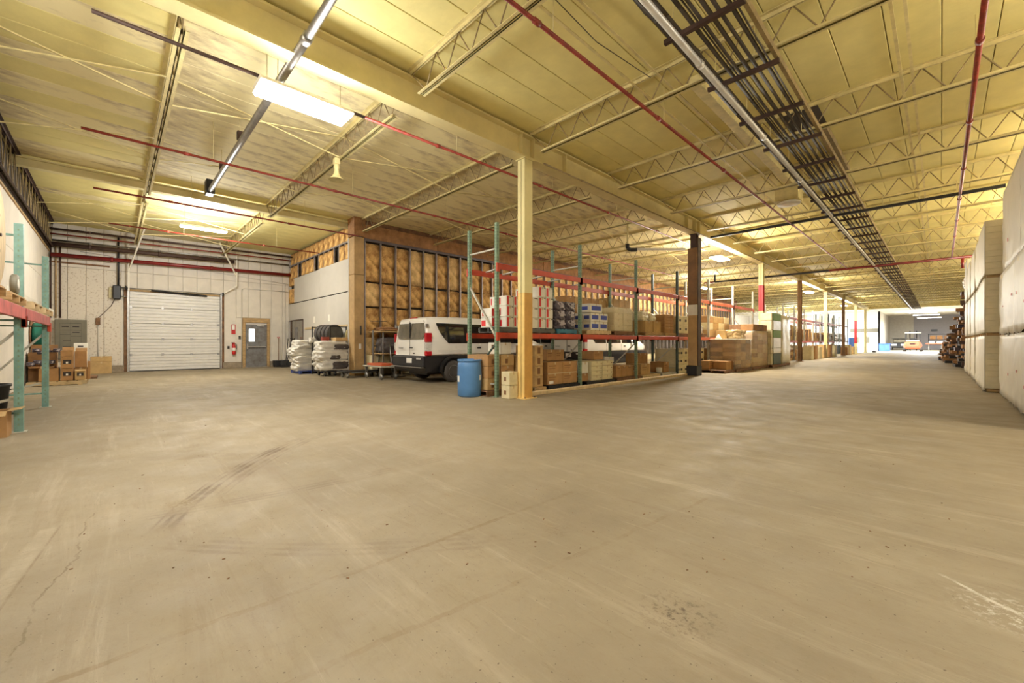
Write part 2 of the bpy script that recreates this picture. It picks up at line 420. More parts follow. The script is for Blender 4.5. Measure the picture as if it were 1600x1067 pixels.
ORD = ['first', 'second', 'third', 'fourth', 'fifth', 'sixth', 'seventh', 'eighth', 'ninth', 'tenth', 'eleventh', 'twelfth', 'thirteenth', 'fourteenth', 'fifteenth', 'sixteenth', 'seventeenth', 'eighteenth', 'nineteenth', 'twentieth', 'twenty-first', 'twenty-second', 'twenty-third', 'twenty-fourth', 'twenty-fifth', 'twenty-sixth']
def root(name, label, cat, loc, group=None, kind=None):
    """an Empty whose parts are given in world coordinates"""
    o = thing(name, label, cat, loc, group, kind=kind); ORG[o.name] = tuple(loc); return o
# ---------------------------------------------------------------- the setting
XR, YF, ZC = 4.3, 104.0, 6.17
YL, XB = -1.94, -25.0
fl = MB().box(XB - .3, XR + .3, YL - .3, YF + .3, -.2, 0).build('floor', 'floor', origin=(0, 0, 0)); tag(fl, kind='structure')

# roof deck: ribbed sheets running between the joists
JY = [.68, 3.84, 6.98, 10.2, 13.4, 16.5, 19.4, 22.4, 25.3, 28.2, 31.2, 34.1] + [34.1 + 3.03 * k for k in range(1, 13)]
ceil = MB().box(XB - .3, XR + .3, YL - .3, YF + .3, ZC + .05, ZC + .25).build('ceiling', 'ceil', origin=(0, 0, 0)); tag(ceil, kind='structure')
PW = .61
cells = []
ys = [YL] + JY + [73.4]
for j in range(len(ys) - 1):
    x = XR - .02
    while x > XB:
        cells.append((x - PW, x, ys[j], ys[j + 1])); x -= PW
cells.sort(key=lambda c: math.hypot((c[0] + c[1]) / 2, (c[2] + c[3]) / 2))
pan = {}
rest = {'ceil': MB(), 'ceil_stain': MB()}
for k, (a, b, c, d) in enumerate(cells):
    st = 'ceil_stain' if (a < -7.2 and a > -16.3 and 1 < (c + d) / 2 < 40) or (-5.6 < a < -4.4 and 1.5 < c < 3) else 'ceil'
    if a < -7.2 and st == 'ceil' and R.random() < .25 and c < 3: st = 'ceil_stain'
    if k < 300:
        key = (st, round(d - c, 3))
        if key not in pan: pan[key] = mesh_of(MB().cbox(.006, PW - .006, .004, d - c - .004, 0, .05, .006), st)
        inst(pan[key], 'ceiling_panel', ceil, (a, c, ZC))
    else: rest[st].box(a + .006, b - .006, c + .004, d - .004, ZC, ZC + .05)
for st, mb in rest.items():
    o = mb.build('ceiling_panels', st, ceil); o['kind'] = 'stuff'
mb = MB()
for i in range(24):
    for k in range(11): mb.box(XB + i * 1.22 + .01, XB + (i + 1) * 1.22 - .01, 73.4 + k * 2.8, 73.4 + (k + 1) * 2.8 - .02, ZC - .02, ZC + .05)
o = mb.build('white_ceiling_panels', 'ceil_white', ceil); o['kind'] = 'stuff'

# walls
def wall(name, x0, x1, y0, y1, z0, z1, m):
    return tag(MB().box(x0, x1, y0, y1, z0, z1).build(name, m, origin=(0, 0, 0)), kind='structure')
wl = wall('wall_left', XB - .2, XR + .2, YL - .2, YL, 0, ZC + .05, 'dark_room')
for k in range(8):
    for j in range(3):
        x0 = XB + k * 3.66
        MB().cbox(x0 + .004, min(x0 + 3.656, XR), YL, YL + .03, [0, 2.44, 3.70][j] + .004, [2.436, 3.696, 4.97][j], .006).build('wall_panel', 'block_wall', wl)
MB().box(XB, XR, YL, YL + .06, 4.97, 5.03).build('cap_rail', 'wood', wl)
wr = wall('wall_right', XR, XR + .2, YL - .2, YF, 0, ZC + .05, 'block_wall')
wb = wall('wall_rear', XB - .25, XB - .05, YL - .2, YF, 0, ZC + .05, 'white_paint')
y = YL; k = 0
while y < 6.9:
    y2 = min(y + .535, 6.95); m = 'white_dirty' if y < -.2 else 'white_paint'
    over_big = y2 > .45 and y < 3.82; over_man = y2 > 4.75 and y < 6.0
    z0 = 3.62 if over_big else (2.58 if over_man else .30)
    MB().cbox(XB - .05, XB, y + .006, y2 - .006, z0, 4.42, .008).build('wall_panel', m, wb)
    MB().cbox(XB - .05, XB, y + .006, y2 - .006, 4.43, ZC, .008).build('wall_panel', 'white_paint', wb)
    y = y2; k += 1
for a, b in ((YL, .30), (3.92, 4.72), (6.02, 6.95)):
    MB().cbox(XB - .05, XB + .05, a, b, 0, .30, .01).build('concrete_curb', 'concrete_base', wb)
MB().box(XB - .03, XB + .02, YL, -.15, 4.55, 4.62).build('stain_strip', 'wood_dark', wb)
wf = wall('wall_far', -6.6, XR, YF, YF + .2, 0, ZC + .05, 'far_grey')
MB().box(-6.6, -3.4, YF - .08, YF, 0, ZC).build('wall_panel', 'far_beige', wf)
for k in range(3): MB().box(-3.3 + k * 2.5, -.9 + k * 2.5, YF - .05, YF, 0, 3.2).build('wall_panel', 'far_grey', wf)
MB().box(-1.2, -.4, YF - .3, YF - .05, 3.3, 3.6).build('wall_vent', 'black', wf)
wall('wall_inner_side', -6.8, -6.6, 86, YF, 0, ZC, 'far_beige')
wi = wall('wall_inner_front', XB, -6.6, 86, 86.2, 0, ZC, 'far_white')
for a in (-8.6, -9.9):
    d_ = MB().cbox(a, a + 1.1, 85.92, 86, 0, 2.6, .01).build('service_door', 'ceil_white', wi)
    MB().box(a + .3, a + .8, 85.90, 85.92, 1.2, 2.2).build('door_pane', 'grey_box', d_)
MB().box(-10.2, -6.8, 85.9, 86, 2.9, 3.5).build('dark_band', 'grey_box', wi)
hd = tag(MB().box(-16.4, XR, 73.2, 73.5, 5.78, ZC).build('roof_beam', 'girder', origin=(0, 0, 0)), kind='structure')

# partition of the inner room: insulated stud wall towards the vans
PX, PY = -15.8, 6.96
pa = wall('wall_partition', PX - .5, PX - .3, PY + .3, 50, 0, ZC, 'dark_room')
bm_var = []
def batt_mesh(w, h, m, seed):
    bm = bmesh.new(); bmesh.ops.create_cube(bm, size=1)
    bmesh.ops.subdivide_edges(bm, edges=bm.edges[:], cuts=3, use_grid_fill=True)
    for v in bm.verts:
        n = noise.noise(Vector((v.co.x * 3, v.co.y * 4, v.co.z * 5)) + Vector((seed * 7.3, 0, 0)))
        v.co.x *= .11; v.co.y *= w; v.co.z *= h
        v.co.x += n * .035; v.co.y += n * .012 * (1 if v.co.y > 0 else -1); v.co.z += n * .02
    return mesh_of(MB().frombm(bm, True), m)
rows = [(.42, 1.5), (1.52, 2.75), (2.78, 3.72), (3.75, 5.28)]
BM = {}
y = PY + .18; si = 0
studs = mesh_of(MB().box(-.06, .06, -.018, .018, 0, 4.95), 'stud')
while y < 49.5:
    for r_, (z0, z1) in enumerate(rows):
        v = R.randrange(4); mm = 'batt2' if (y > 16 or R.random() < .18) else 'batt'
        key = (r_, v, mm)
        if key not in BM: BM[key] = batt_mesh(.62, z1 - z0 - .02, mm, v + r_ * 5)
        if r_ == 0 and y > 16: continue
        inst(BM[key], 'insulation_batt', pa, (PX - .18 + R.uniform(-.02, .02), y + .335, (z0 + z1) / 2 + R.uniform(-.06, .06) * (r_ in (1, 2))))
    inst(studs, 'stud', pa, (PX - .05, y, .40))
    y += .67
MB().box(PX - .12, PX + .03, PY, 50, 5.32, 5.42).build('top_track', 'stud_dark', pa)
MB().box(PX - .3, PX - .02, PY, 50, 0, .40).build('base_board', 'cream', pa)
for k in range(12): MB().cbox(PX - .16, PX - .02, PY + k * 3.6 + .01, PY + (k + 1) * 3.6 - .01, 5.43, 5.98, .01).build('header_board', 'header', pa)
MB().box(PX - .4, PX - .1, PY, 50, 5.98, ZC).build('top_filler', 'wood_dark', pa)
# the white boarded face
pb = wall('wall_partition_end', XB, PX - .25, PY + .12, PY + .3, 0, ZC, 'dark_room')
for (x0, x1, z0, z1) in [(-24.0, -20.2, 3.42, 4.72), (-20.2, -16.3, 3.42, 4.76), (-25, -22.5, 2.48, 3.38), (-22.5, -19.4, 0, 3.38), (-19.4, -16.3, 0, 3.38), (-25, -22.5, 0, 1.35)]:
    MB().cbox(x0 + .003, x1 - .003, PY - .04, PY, z0, z1, .005).build('drywall_board', 'drywall', pb)
x = -24.4; k = 0
while x < -16.4:
    key = (9, k % 4, 'batt')
    if key not in BM: BM[key] = batt_mesh(.56, .62, 'batt', k + 40)
    if k % 4 != 2:
        inst(BM[key], 'insulation_batt', pb, (x, PY + .02, 5.06), (0, 0, PI / 2))
    inst(BM[key], 'insulation_batt', pb, (x, PY + .03, 5.78), (0, 0, PI / 2), (1, 1, .9))
    inst(studs, 'stud', pb, (x + .31, PY, 4.70), scale=(1, 1, .15))
    x += .62; k += 1
for z in (3.45, 4.4): MB().box(-25, -24.05, PY, PY + .1, z, z + .75).build('insulation_batt', 'batt', pb)
MB().box(-25, PX, PY - .03, PY + .05, 5.44, 5.50).build('top_track', 'stud', pb)
MB().box(-22.2, -16.9, PY - .07, PY - .04, 1.95, 2.05).build('wall_rail', 'wood_pale', pb)
for x in (-21.0, -19.1): MB().box(x, x + .18, PY - .045, PY - .04, 2.25, 2.55).build('scuff_patch', 'ceil_white', pb)
wn = wall('window_1', -24.55, -22.55, PY - .02, PY + .05, 1.37, 2.46, 'glass_rear')
for (a, b, c, d) in [(-24.6, -22.5, 1.33, 1.38), (-24.6, -22.5, 2.45, 2.50), (-24.6, -24.54, 1.33, 2.5), (-22.56, -22.5, 1.33, 2.5)]:
    MB().box(a, b, PY - .06, PY, c, d).build('window_frame', 'brown_steel', wn)
MB().box(-23.9, -23.45, PY - .035, PY - .02, 1.4, 2.1).build('curtain_reflection', 'door_grey', wn)

cp = root('corner_post', 'tan boxed corner post where the white boards meet the insulation wall', 'post', (-15.98, 6.9, 0), kind='structure')
for z0, z1 in ((0, 3.95), (3.96, 5.42)): MB().cbox(-16.22, -15.74, 6.68, 7.08, z0, z1, .01).build('post_board', 'post_tan', cp)
MB().box(-16.3, -16.22, 6.66, 6.72, 0, 5.42).build('edge_strip', 'drywall', cp)
MB().box(-15.73, -15.725, 6.85, 6.95, 1.05, 1.25).build('paper_note', 'white_label', cp)
MB().box(-16.3, -15.7, 6.66, 7.1, 5.45, ZC).build('post_head', 'header', cp)

# girders
def girder(name, x, y0, y1, zb, w, stiff=(), m='girder'):
    g = root(name, None, None, (x, y0, zb), kind='structure')
    MB().box(x - w / 2, x + w / 2, y0, y1, zb, zb + .035).build('bottom_flange', m, g)
    MB().box(x - .015, x + .015, y0, y1, zb + .035, ZC - .1).build('web', m, g)
    MB().box(x - w / 2, x + w / 2, y0, y1, ZC - .1, ZC - .065).build('top_flange', m, g)
    for s in stiff: MB().box(x - w / 2 + .01, x + w / 2 - .01, s - .012, s + .012, zb + .035, ZC - .1).build('stiffener', m, g)
    return g
girder('roof_girder', -6.75, YL, 73.2, 5.56, .30, [6.7, 7.1, 8.3, 15.6, 16.3, 16.7] + [25.3, 34.1, 43.3, 52.5])
girder('roof_girder', -16.5, YL, 6.9, 5.86, .20)
MB_ = MB()

# open-web joists
def joist(x0, x1, y, zb=5.60, near=True, m='joist', end_gap=.35):
    g = root('roof_joist', None, None, ((x0 + x1) / 2, y, zb), kind='structure')
    zt = ZC - .075
    t = MB()
    for s in (-1, 1): t.box(x0, x1, y + s * .012 if s > 0 else y - .075, y + .075 if s > 0 else y - .012, zt + .06, zt + .07); t.box(x0, x1, y + s * .018 - .006, y + s * .018 + .006, zt, zt + .06)
    t.build('top_chord', m, g)
    b = MB()
    for s in (-1, 1): b.box(x0 + end_gap, x1 - end_gap, y + .014 if s > 0 else y - .075, y + .075 if s > 0 else y - .014, zb, zb + .008); b.box(x0 + end_gap, x1 - end_gap, y + s * .02 - .006, y + s * .02 + .006, zb, zb + .06)
    b.build('bottom_chord', m, g)
    n = max(2, round((x1 - x0 - 2 * end_gap - .3) / .62)); step = (x1 - x0 - 2 * end_gap - .3) / n
    xs = x0 + end_gap + .15
    wm = MB()
    bars = [((x0 + .05, y, zt), (xs, y, zb + .03))]
    for i in range(n):
        a = xs + i * step
        bars += [((a, y, zb + .03), (a + step / 2, y, zt + .02)), ((a + step / 2, y, zt + .02), (a + step, y, zb + .03))]
    bars.append(((x1 - .05, y, zt), (x1 - end_gap - .15, y, zb + .03)))
    for p, q in bars:
        if near:
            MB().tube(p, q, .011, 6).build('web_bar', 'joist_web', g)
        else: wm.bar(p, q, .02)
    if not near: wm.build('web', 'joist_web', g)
    return g
for k, y in enumerate(JY):
    if y > 73: break
    joist(-6.62, XR, y, near=y < 21, zb=5.60)
    if y < 6: joist(-16.4, -6.88, y, near=True); joist(XB, -16.6, y, near=True)
    else: joist(-15.9, -6.88, y, near=y < 21)
    if y > 52: joist(XB, -15.9, y, near=False)
joist(XB, -6.88, YL + .12, near=True, zb=5.12, m='brown_steel')
# bridging between joists
for bx, ya, yb in ((-9.8, YL, 31), (-12.9, YL, 31), (-19.4, YL, 6.5), (-22.4, YL, 6.5), (-3.6, YL, 62), (-.45, YL, 62), (1.9, YL, 62)):
    g = root('joist_bridging', None, None, (bx, ya, 5.6), kind='structure')
    yy = [ya + .2] + [j for j in JY if j < yb]
    for a, b in zip(yy, yy[1:]):
        if bx < -7:
            MB().bar((bx, a, 5.64), (bx + .1, b, 6.10), .035, .02).build('bridging_bar', 'joist', g)
            MB().bar((bx + .1, a, 6.10), (bx, b, 5.64), .035, .02).build('bridging_bar', 'joist', g)
        else:
            MB().bar((bx, a, 5.66), (bx, b, 5.66), .04, .015).build('bridging_bar', 'joist', g)
            MB().bar((bx + .1, a, 6.08), (bx + .1, b, 6.08), .04, .015).build('bridging_bar', 'joist', g)
# roof hatch opening in the deck, dark, with a side curb
hb = root('roof_hatch_well', 'dark square hatch well in the roof deck beside the conduit rack', 'hatch', (-2.05, 10.7, ZC - .2))
MB().box(-2.35, -1.75, 10.25, 11.3, ZC - .012, ZC - .004).build('hatch_cover', 'dark_room', hb)
MB().box(-1.90, -1.74, 11.3, 14.7, ZC - .16, ZC - .01).build('side_curb', 'joist_web', hb)
tag(MB().cbox(-3.22, -3.02, 7.6, 14.6, ZC - .17, ZC - .005, .01).build('roof_duct', 'joist'), 'long shallow cream duct on the deck left of the conduit rack', 'duct')
vt = root('roof_vent', 'round white vent under a square cream collar near the red sprinkler line', 'vent', (-3.3, 15.2, 5.75))
MB().cbox(-3.62, -3.0, 14.95, 15.5, 5.72, ZC - .005, .01).build('collar', 'joist', vt)
MB().lathe([(.10, 5.62), (.30, 5.62), (.32, 5.66), (.22, 5.72)], 24, 'z', (-3.3, 15.22, 0)).build('diffuser', 'ceil_white', vt)

# ---- columns
def hcol(x, y, z1, segs, label, w=.22, d=.26):
    g = root('steel_column', label, 'column', (x, y, 0), kind='structure')
    for (za, zb_, m) in segs:
        mb = MB()
        mb.box(x - w / 2, x + w / 2, y - d / 2, y - d / 2 + .016, za, zb_)
        mb.box(x - w / 2, x + w / 2, y + d / 2 - .016, y + d / 2, za, zb_)
        mb.box(x - .007, x + .007, y - d / 2, y + d / 2, za, zb_)
        mb.build('column_section', m, g)
    MB().box(x - .2, x + .2, y - .2, y + .2, 0, .018).build('base_plate', segs[0][2], g)
    MB().box(x - .15, x + .15, y - .16, y + .16, z1 - .02, z1).build('cap_plate', segs[-1][2], g)
    for sx in (-1, 1):
        for sy in (-1, 1): MB().tube((x + sx * .16, y + sy * .165, .018), (x + sx * .16, y + sy * .165, .05), .014, 6).build('anchor_bolt', 'brown_steel', g)
    return g
c1 = hcol(-6.75, 6.92, 5.56, [(0, 2.45, 'col_yellow'), (2.45, 5.56, 'col_cream')], 'cream column with ochre lower half beside the blue drum')
MB().box(-6.642, -6.632, 6.79, 7.05, 0, 2.45).build('side_cover', 'col_shaded', c1)  # shade of this face is put into its colour
MB().box(-6.642, -6.632, 6.79, 7.05, 2.45, 5.56).build('side_cover', 'col_cream', c1)
c2 = hcol(-6.75, 16.5, 5.56, [(0, 5.56, 'brown_steel')], 'dark column wrapped in cardboard and boards above a black base')
for (z0, z1, m, dx) in [(.35, 2.36, 'post_tan', 0), (2.36, 2.78, 'white_card', .01), (2.78, 5.0, 'col_brown', .01)]:
    MB().cbox(-6.92 - dx, -6.58 + dx, 16.30, 16.37, z0, z1, .008).build('board_wrap', m, c2)
MB().cbox(-6.96, -6.55, 16.22, 16.75, 0, .40, .03).build('column_boot', 'black', c2)
MB().box(-6.62, -6.55, 16.36, 16.66, .4, 5.4).build('steel_face', 'brown_steel', c2)
hcol(-6.75, 25.3, 5.56, [(0, 3.0, 'col_cream'), (3.0, 4.4, 'col_red'), (4.4, 5.56, 'col_cream')], 'cream column with a red band rising behind the green-striped stack')
hcol(-6.75, 34.1, 5.56, [(0, 5.56, 'col_brown')], 'plain brown column at the near end of the second rack')
hcol(-6.75, 43.3, 5.56, [(0, 5.56, 'col_cream')], 'plain yellow column among the far racks')
hcol(-6.75, 52.5, 5.56, [(0, 5.56, 'col_brown')], 'brown column far down the aisle before the red-banded one')
hcol(-6.75, 61.0, 5.56, [(0, 1.2, 'col_cream'), (1.2, 3.8, 'col_red'), (3.8, 5.56, 'col_cream')], 'far column painted red in the middle near the blue machine')
hcol(-6.75, 69.7, 5.56, [(0, 5.56, 'col_cream')], 'last cream column before the white end bay')

# ---- overhead door
dr = root('door_1', None, None, (XB + .03, 2.12, 0), kind='structure')
for k in range(5):
    z0 = .03 + k * .712; z1 = z0 + .706
    y0, y1 = .48, 3.78; prof = []
    n = 5
    for i in range(n):
        a = z0 + (z1 - z0) * i / n; b = z0 + (z1 - z0) * (i + 1) / n
        prof += [(XB + .02, a), (XB + .05, a + .012), (XB + .05, b - .022), (XB + .02, b - .008)]
    prof += [(XB - .02, z1), (XB - .02, z0)]
    s_ = MB().prism(prof, 'y', y0, y1).build('door_section', 'door_white', dr)
    for yy in (.52, 1.6, 2.66, 3.72):
        if k: MB().box(XB + .05, XB + .07, yy - .045, yy + .045, z0 - .05, z0 + .05).build('hinge', 'silver', s_)
MB().box(XB - .02, XB + .06, .48, 3.78, 0, .03).build('bottom_seal', 'black', dr)
MB().box(XB - .05, XB + .01, .38, 3.88, 3.59, 3.66).build('door_head', 'wood', dr)
for yy in (.40, 3.80): MB().box(XB, XB + .09, yy, yy + .07, 0, 3.75).build('track', 'silver', dr)
for yy in (.30, 3.87): MB().box(XB - .03, XB + .03, yy, yy + .10, 0, 3.62).build('jamb', 'wood_dark', dr)
MB().tube((XB + .14, .15, 3.70), (XB + .14, 3.95, 3.70), .018).build('torsion_shaft', 'silver', dr)
MB().path([(XB + .14, 1.2, 3.66), (XB + .14, 1.7, 3.63), (XB + .14, 2.3, 3.60), (XB + .14, 2.9, 3.58), (XB + .14, 3.25, 3.56)], .045).build('torsion_spring', 'black', dr)
for yy in (.36, 3.9): MB().lathe([(.09, -.03), (.09, .03)], 14, 'y', (XB + .14, yy, 3.70)).build('cable_drum', 'black', dr)
# opener and hangers
op = root('door_opener', 'black box door opener mounted left of the overhead door', 'opener', (XB + .12, .06, 3.2))
MB().cbox(XB + .02, XB + .26, -.06, .20, 3.18, 3.78, .03).build('housing', 'black_gloss', op)
MB().cbox(XB, XB + .10, -.18, -.06, 3.22, 3.70, .01).build('back_plate', 'cream', op)
MB().tube((XB + .14, .2, 3.32), (XB + .14, .40, 3.32), .02).build('drive_shaft', 'silver', op)
MB().path([(XB + .04, .0, 3.18), (XB + .04, -.1, 2.9), (XB + .04, -.42, 2.45), (XB + .04, -.5, 2.35)], .012).build('power_cord', 'brown_steel', op)
tag(MB().tube((XB + .12, .12, 3.78), (XB + .12, .12, 5.9), .035).build('drop_pipe', 'black'), 'black vertical pipe dropping to the door opener', 'pipe')
sb = root('switch_box', 'small brown switch box on the wall below the door opener', 'box', (XB, -.5, 2.1))
MB().cbox(XB, XB + .08, -.58, -.44, 2.05, 2.35, .01).build('box_body', 'wood_dark', sb)
MB().tube((XB + .03, -.51, .45), (XB + .03, -.51, 2.05), .012).build('wire_conduit', 'drywall', sb)
for nm, yy, pts in (('track_hanger', .45, [((XB + .3, .45, 3.6), (XB + .3, .45, 6.05)), ((XB + .3, .47, 4.55), (XB + 1.9, .9, 6.05))]),
                    ('track_hanger', 4.45, [((XB + .3, 4.45, 4.15), (XB + .3, 4.45, 6.05)), ((XB + .3, 4.42, 4.7), (XB + 1.2, 3.6, 6.05)), ((XB + .3, 4.45, 4.15), (XB + .12, 3.85, 3.68))])):
    g = root(nm, ('white angle hanger braced to the roof left of the overhead door' if yy < 1 else 'white angle hanger braced to the roof right of the overhead door'), 'bracket', (XB + .3, yy, 3.6))
    for p, q in pts: MB().bar(p, q, .05, .05).build('hanger_bar', 'ceil_white', g)
# man door
d2 = root('door_2', None, None, (XB, 5.38, 0), kind='structure')
MB().cbox(XB - .03, XB + .03, 4.90, 5.86, .02, 2.24, .005).build('door_leaf', 'door_grey', d2)
lf = d2.children[0] if d2.children else d2
MB().box(XB - .03, XB + .045, 5.04, 5.28, 1.35, 2.0).build('door_pane', 'day', lf)
for a in ((5.00, 5.03, 1.31, 2.04), (5.29, 5.32, 1.31, 2.04), (5.0, 5.32, 1.31, 1.34), (5.0, 5.32, 2.01, 2.04)):
    MB().box(XB + .03, XB + .05, a[0], a[1], a[2], a[3]).build('pane_frame', 'silver', lf)
MB().bar((XB + .09, 4.99, 1.08), (XB + .09, 5.80, 1.08), .05, .06).build('push_bar', 'chrome', lf)
MB().cbox(XB + .03, XB + .10, 4.93, 5.0, .93, 1.22, .01).build('latch_box', 'chrome', lf)
MB().cbox(XB + .03, XB + .09, 5.38, 5.74, 2.13, 2.21, .01).build('door_closer', 'chrome', lf)
for (a, b, c, d) in ((4.76, 4.89, 0, 2.34), (5.87, 6.0, 0, 2.34), (4.76, 6.0, 2.34, 2.57)):
    MB().cbox(XB - .04, XB + .04, a, b, c, d, .008).build('door_frame', 'wood', d2)
MB().box(XB - .03, XB + .06, 4.86, 5.9, 0, .03).build('threshold', 'silver', d2)
MB().path([(XB + .02, 4.72, .3), (XB + .02, 4.72, 4.0), (XB + .02, 4.8, 4.08), (XB + .02, 6.9, 4.08)], .02, 6).build('wall_conduit', 'drywall', wb)
MB().path([(XB + .02, YL + .9, 5.1), (XB + .02, 2.0, 4.9), (XB + .02, 6.9, 4.5)], .015, 6).build('wall_conduit', 'drywall', wb)
MB().path([(XB + .02, 6.75, .3), (XB + .02, 6.75, 4.5)], .018, 6).build('wall_conduit', 'drywall', wb)
for k, yy in enumerate((-1.86, -1.72, -1.60)):
    MB().tube((XB + .05, yy, 2.3), (XB + .05, yy, 5.3), .025, 8).build('corner_pipe', 'wood' if k % 2 else 'brown_steel', wb)

# extinguisher, sign, breaker panel, shovels
e = root('fire_extinguisher', 'red fire extinguisher hanging between the two doors', 'extinguisher', (XB + .12, 4.36, .65))
MB().lathe([(.001, .68), (.075, .70), (.085, .74), (.085, 1.10), (.06, 1.17), (.03, 1.20), (.03, 1.24), (.001, 1.24)], 18, 'z', (XB + .12, 4.36, 0)).build('cylinder', 'ext_red', e)
MB().lathe([(.087, .86), (.087, 1.02)], 18, 'z', (XB + .12, 4.36, 0)).build('paper_label', 'white_label', e)
MB().bar((XB + .12, 4.36, 1.25), (XB + .12, 4.26, 1.30), .03).build('lever', 'black', e)
MB().path([(XB + .12, 4.38, 1.24), (XB + .14, 4.48, 1.20), (XB + .14, 4.47, .95)], .014, 6).build('hose', 'black', e)
MB().box(XB, XB + .04, 4.30, 4.42, .80, 1.30).build('wall_bracket', 'ext_red', e)
s_ = root('extinguisher_sign', 'small red and white sign above the fire extinguisher', 'sign', (XB + .01, 4.36, 1.72))
MB().box(XB, XB + .012, 4.27, 4.45, 1.72, 2.22).build('sign_plate', 'ext_red', s_)
MB().box(XB + .012, XB + .014, 4.30, 4.42, 1.95, 2.18).build('sign_text', 'white_label', s_)
for yy, zz in ((4.58, 1.5), (4.10, .98)):
    tag(MB().cbox(XB, XB + .05, yy, yy + .09, zz, zz + .14, .008).build('call_point', 'black'), 'black wall button box ' + ('right of the extinguisher sign' if yy > 4.3 else 'left of the fire extinguisher'), 'switch')
bp = root('breaker_panel', 'wide grey-brown electrical cabinet in the corner with black linework on its front', 'cabinet', (XB + .1, -1.27, .7))
MB().cbox(XB, XB + .18, -1.74, -.84, .62, 2.24, .01).build('cabinet_body', 'grey_box', bp)
for (a, b, c, d) in [(-1.60, -1.0, 2.08, 2.09), (-1.60, -1.0, .80, .81), (-1.60, -1.595, .8, 2.09), (-1.0, -.995, .8, 2.09), (-1.31, -1.305, 1.0, 2.14), (-1.60, -1.0, 1.80, 1.81), (-1.31, -1.0, 1.55, 1.56), (-1.60, -1.31, 1.62, 1.63),
                     (-1.55, -1.36, 1.93, 1.97), (-1.25, -1.06, 1.93, 1.97), (-1.52, -1.30, 1.36, 1.38), (-1.52, -1.30, 1.12, 1.14), (-1.25, -1.05, 1.70, 1.73)]:
    MB().box(XB + .18, XB + .184, a, b, c, d).build('printed_line', 'black_print', bp)
def shovel(x, y, tilt, m, label, h=1.5):
    g = root('snow_shovel', label, 'shovel', (x, y, 0))
    MB().tube((x, y, .10), (x - .25, y + tilt, h), .018, 8).build('handle', m if m != 'ext_red' else 'col_brown', g)
    MB().bar((x - .25, y + tilt - .06, h + .08), (x - .25, y + tilt + .06, h + .08), .03).build('grip', m, g)
    MB().path([(x - .25, y + tilt, h), (x - .25, y + tilt - .06, h + .08)], .012, 6).build('grip_arm', m, g)
    MB().path([(x - .25, y + tilt, h), (x - .25, y + tilt + .06, h + .08)], .012, 6).build('grip_arm', m, g)
    MB().prism([(x + .16, 0.0), (x + .10, .02), (x - .02, .12), (x - .05, .34), (x - .03, .34), (x + .0, .13), (x + .12, .04)], 'y', y - .28, y + .28).build('blade', 'black', g)
shovel(-24.55, 6.32, .05, 'ext_red', 'snow shovel with a red grip leaning on the wall right of the grey door')
shovel(-24.4, 6.62, .18, 'black', 'black snow shovel leaning in the corner beside the interior window', 1.4)
shovel(-24.0, 6.55, .30, 'black', 'black snow shovel half hidden behind the white bags on the blue pallet', 1.45)
lp = MB().cbox(-24.8, -24.2, 6.1, 6.9, 0, .34, .02).build('black_trough', 'black'); tag(lp, 'black plastic trough on the floor in the corner by the shovels', 'trough')
# ---------------------------------------------------------------- services under the roof
def pipe(name, pts, r, m, label, cat='pipe', hang=3.1, couple=6.2, zt=None, cm=None, group=None):
    g = root(name, label, cat, pts[0], group)
    MB().path(pts, r, 12).build('pipe_run', m, g)
    for p, q in zip(pts, pts[1:]):
        d = Vector(q) - Vector(p); L_ = d.length
        if L_ < 1: continue
        u = d.normalized()
        for k in range(1, int(L_ / hang) + 1):
            c = Vector(p) + u * (k * hang - hang * .35)
            if abs(u.z) < .5 and zt: MB().tube(c, (c.x, c.y, zt), .006, 6).build('hanger_rod', 'joist', g)
        for k in range(1, int(L_ / couple) + 1):
            c = Vector(p) + u * (k * couple - couple * .5)
            MB().tube(c - u * .05, c + u * .05, r * (1.22 if r > .04 else 1.4), 12).build('coupling', cm or m, g)
    return g
pipe('sprinkler_line', [(-3.5, -1.0, 5.3), (-3.5, 28.4, 5.3)], .028, 'red_pipe', 'red sprinkler pipe running down the aisle left of the conduit rack', zt=ZC, couple=3.2)
pipe('sprinkler_line', [(.36, 1.0, 5.3), (.36, 28.4, 5.3)], .033, 'red_pipe', 'red sprinkler pipe running above the white wrapped stacks', zt=ZC, couple=2.9)
pipe('sprinkler_main', [(-11.0, 28.5, 5.28), (1.0, 28.5, 5.28)], .06, 'red_pipe_main', 'thick dark red sprinkler main crossing the hall beyond the black bar', zt=ZC)
pipe('drop_valve', [(.7, 28.4, 5.2), (.7, 28.4, 4.75)], .05, 'red_pipe_main', 'short valve drop at the right end of the dark red main', zt=None)
pipe('sprinkler_line', [(-7.1, -.2, 5.3), (-7.1, 3.2, 5.3)], .026, 'brown_steel', 'dark brown pipe end near the roof girder above the tube heater', zt=ZC)
pipe('sprinkler_line', [(-7.1, 3.2, 5.3), (-7.1, 18.5, 5.3)], .026, 'red_pipe', 'red sprinkler pipe passing behind the head of the cream column', zt=ZC, couple=3.1)
pipe('sprinkler_line', [(-11.1, -.45, 5.3), (-11.1, 28.4, 5.3)], .026, 'red_pipe', 'red sprinkler pipe passing under the horn speaker joist towards the racks', zt=ZC, couple=3.1)
pipe('sprinkler_line', [(-15.2, -.4, 5.3), (-15.2, 6.6, 5.3)], .026, 'red_pipe', 'red sprinkler pipe ending at the boxed corner post', zt=ZC, couple=3.1)
pipe('sprinkler_line', [(-19.6, -.15, 5.35), (-19.6, 6.7, 5.35)], .024, 'red_pipe', 'thin red sprinkler pipe behind the narrow strip light', zt=ZC, couple=3.1)
pipe('sprinkler_main', [(XB + .35, YL + .1, 4.82), (XB + .35, 6.9, 4.98)], .085, 'red_pipe_main', 'thick red main pipe along the wall above the overhead door', couple=3.5)
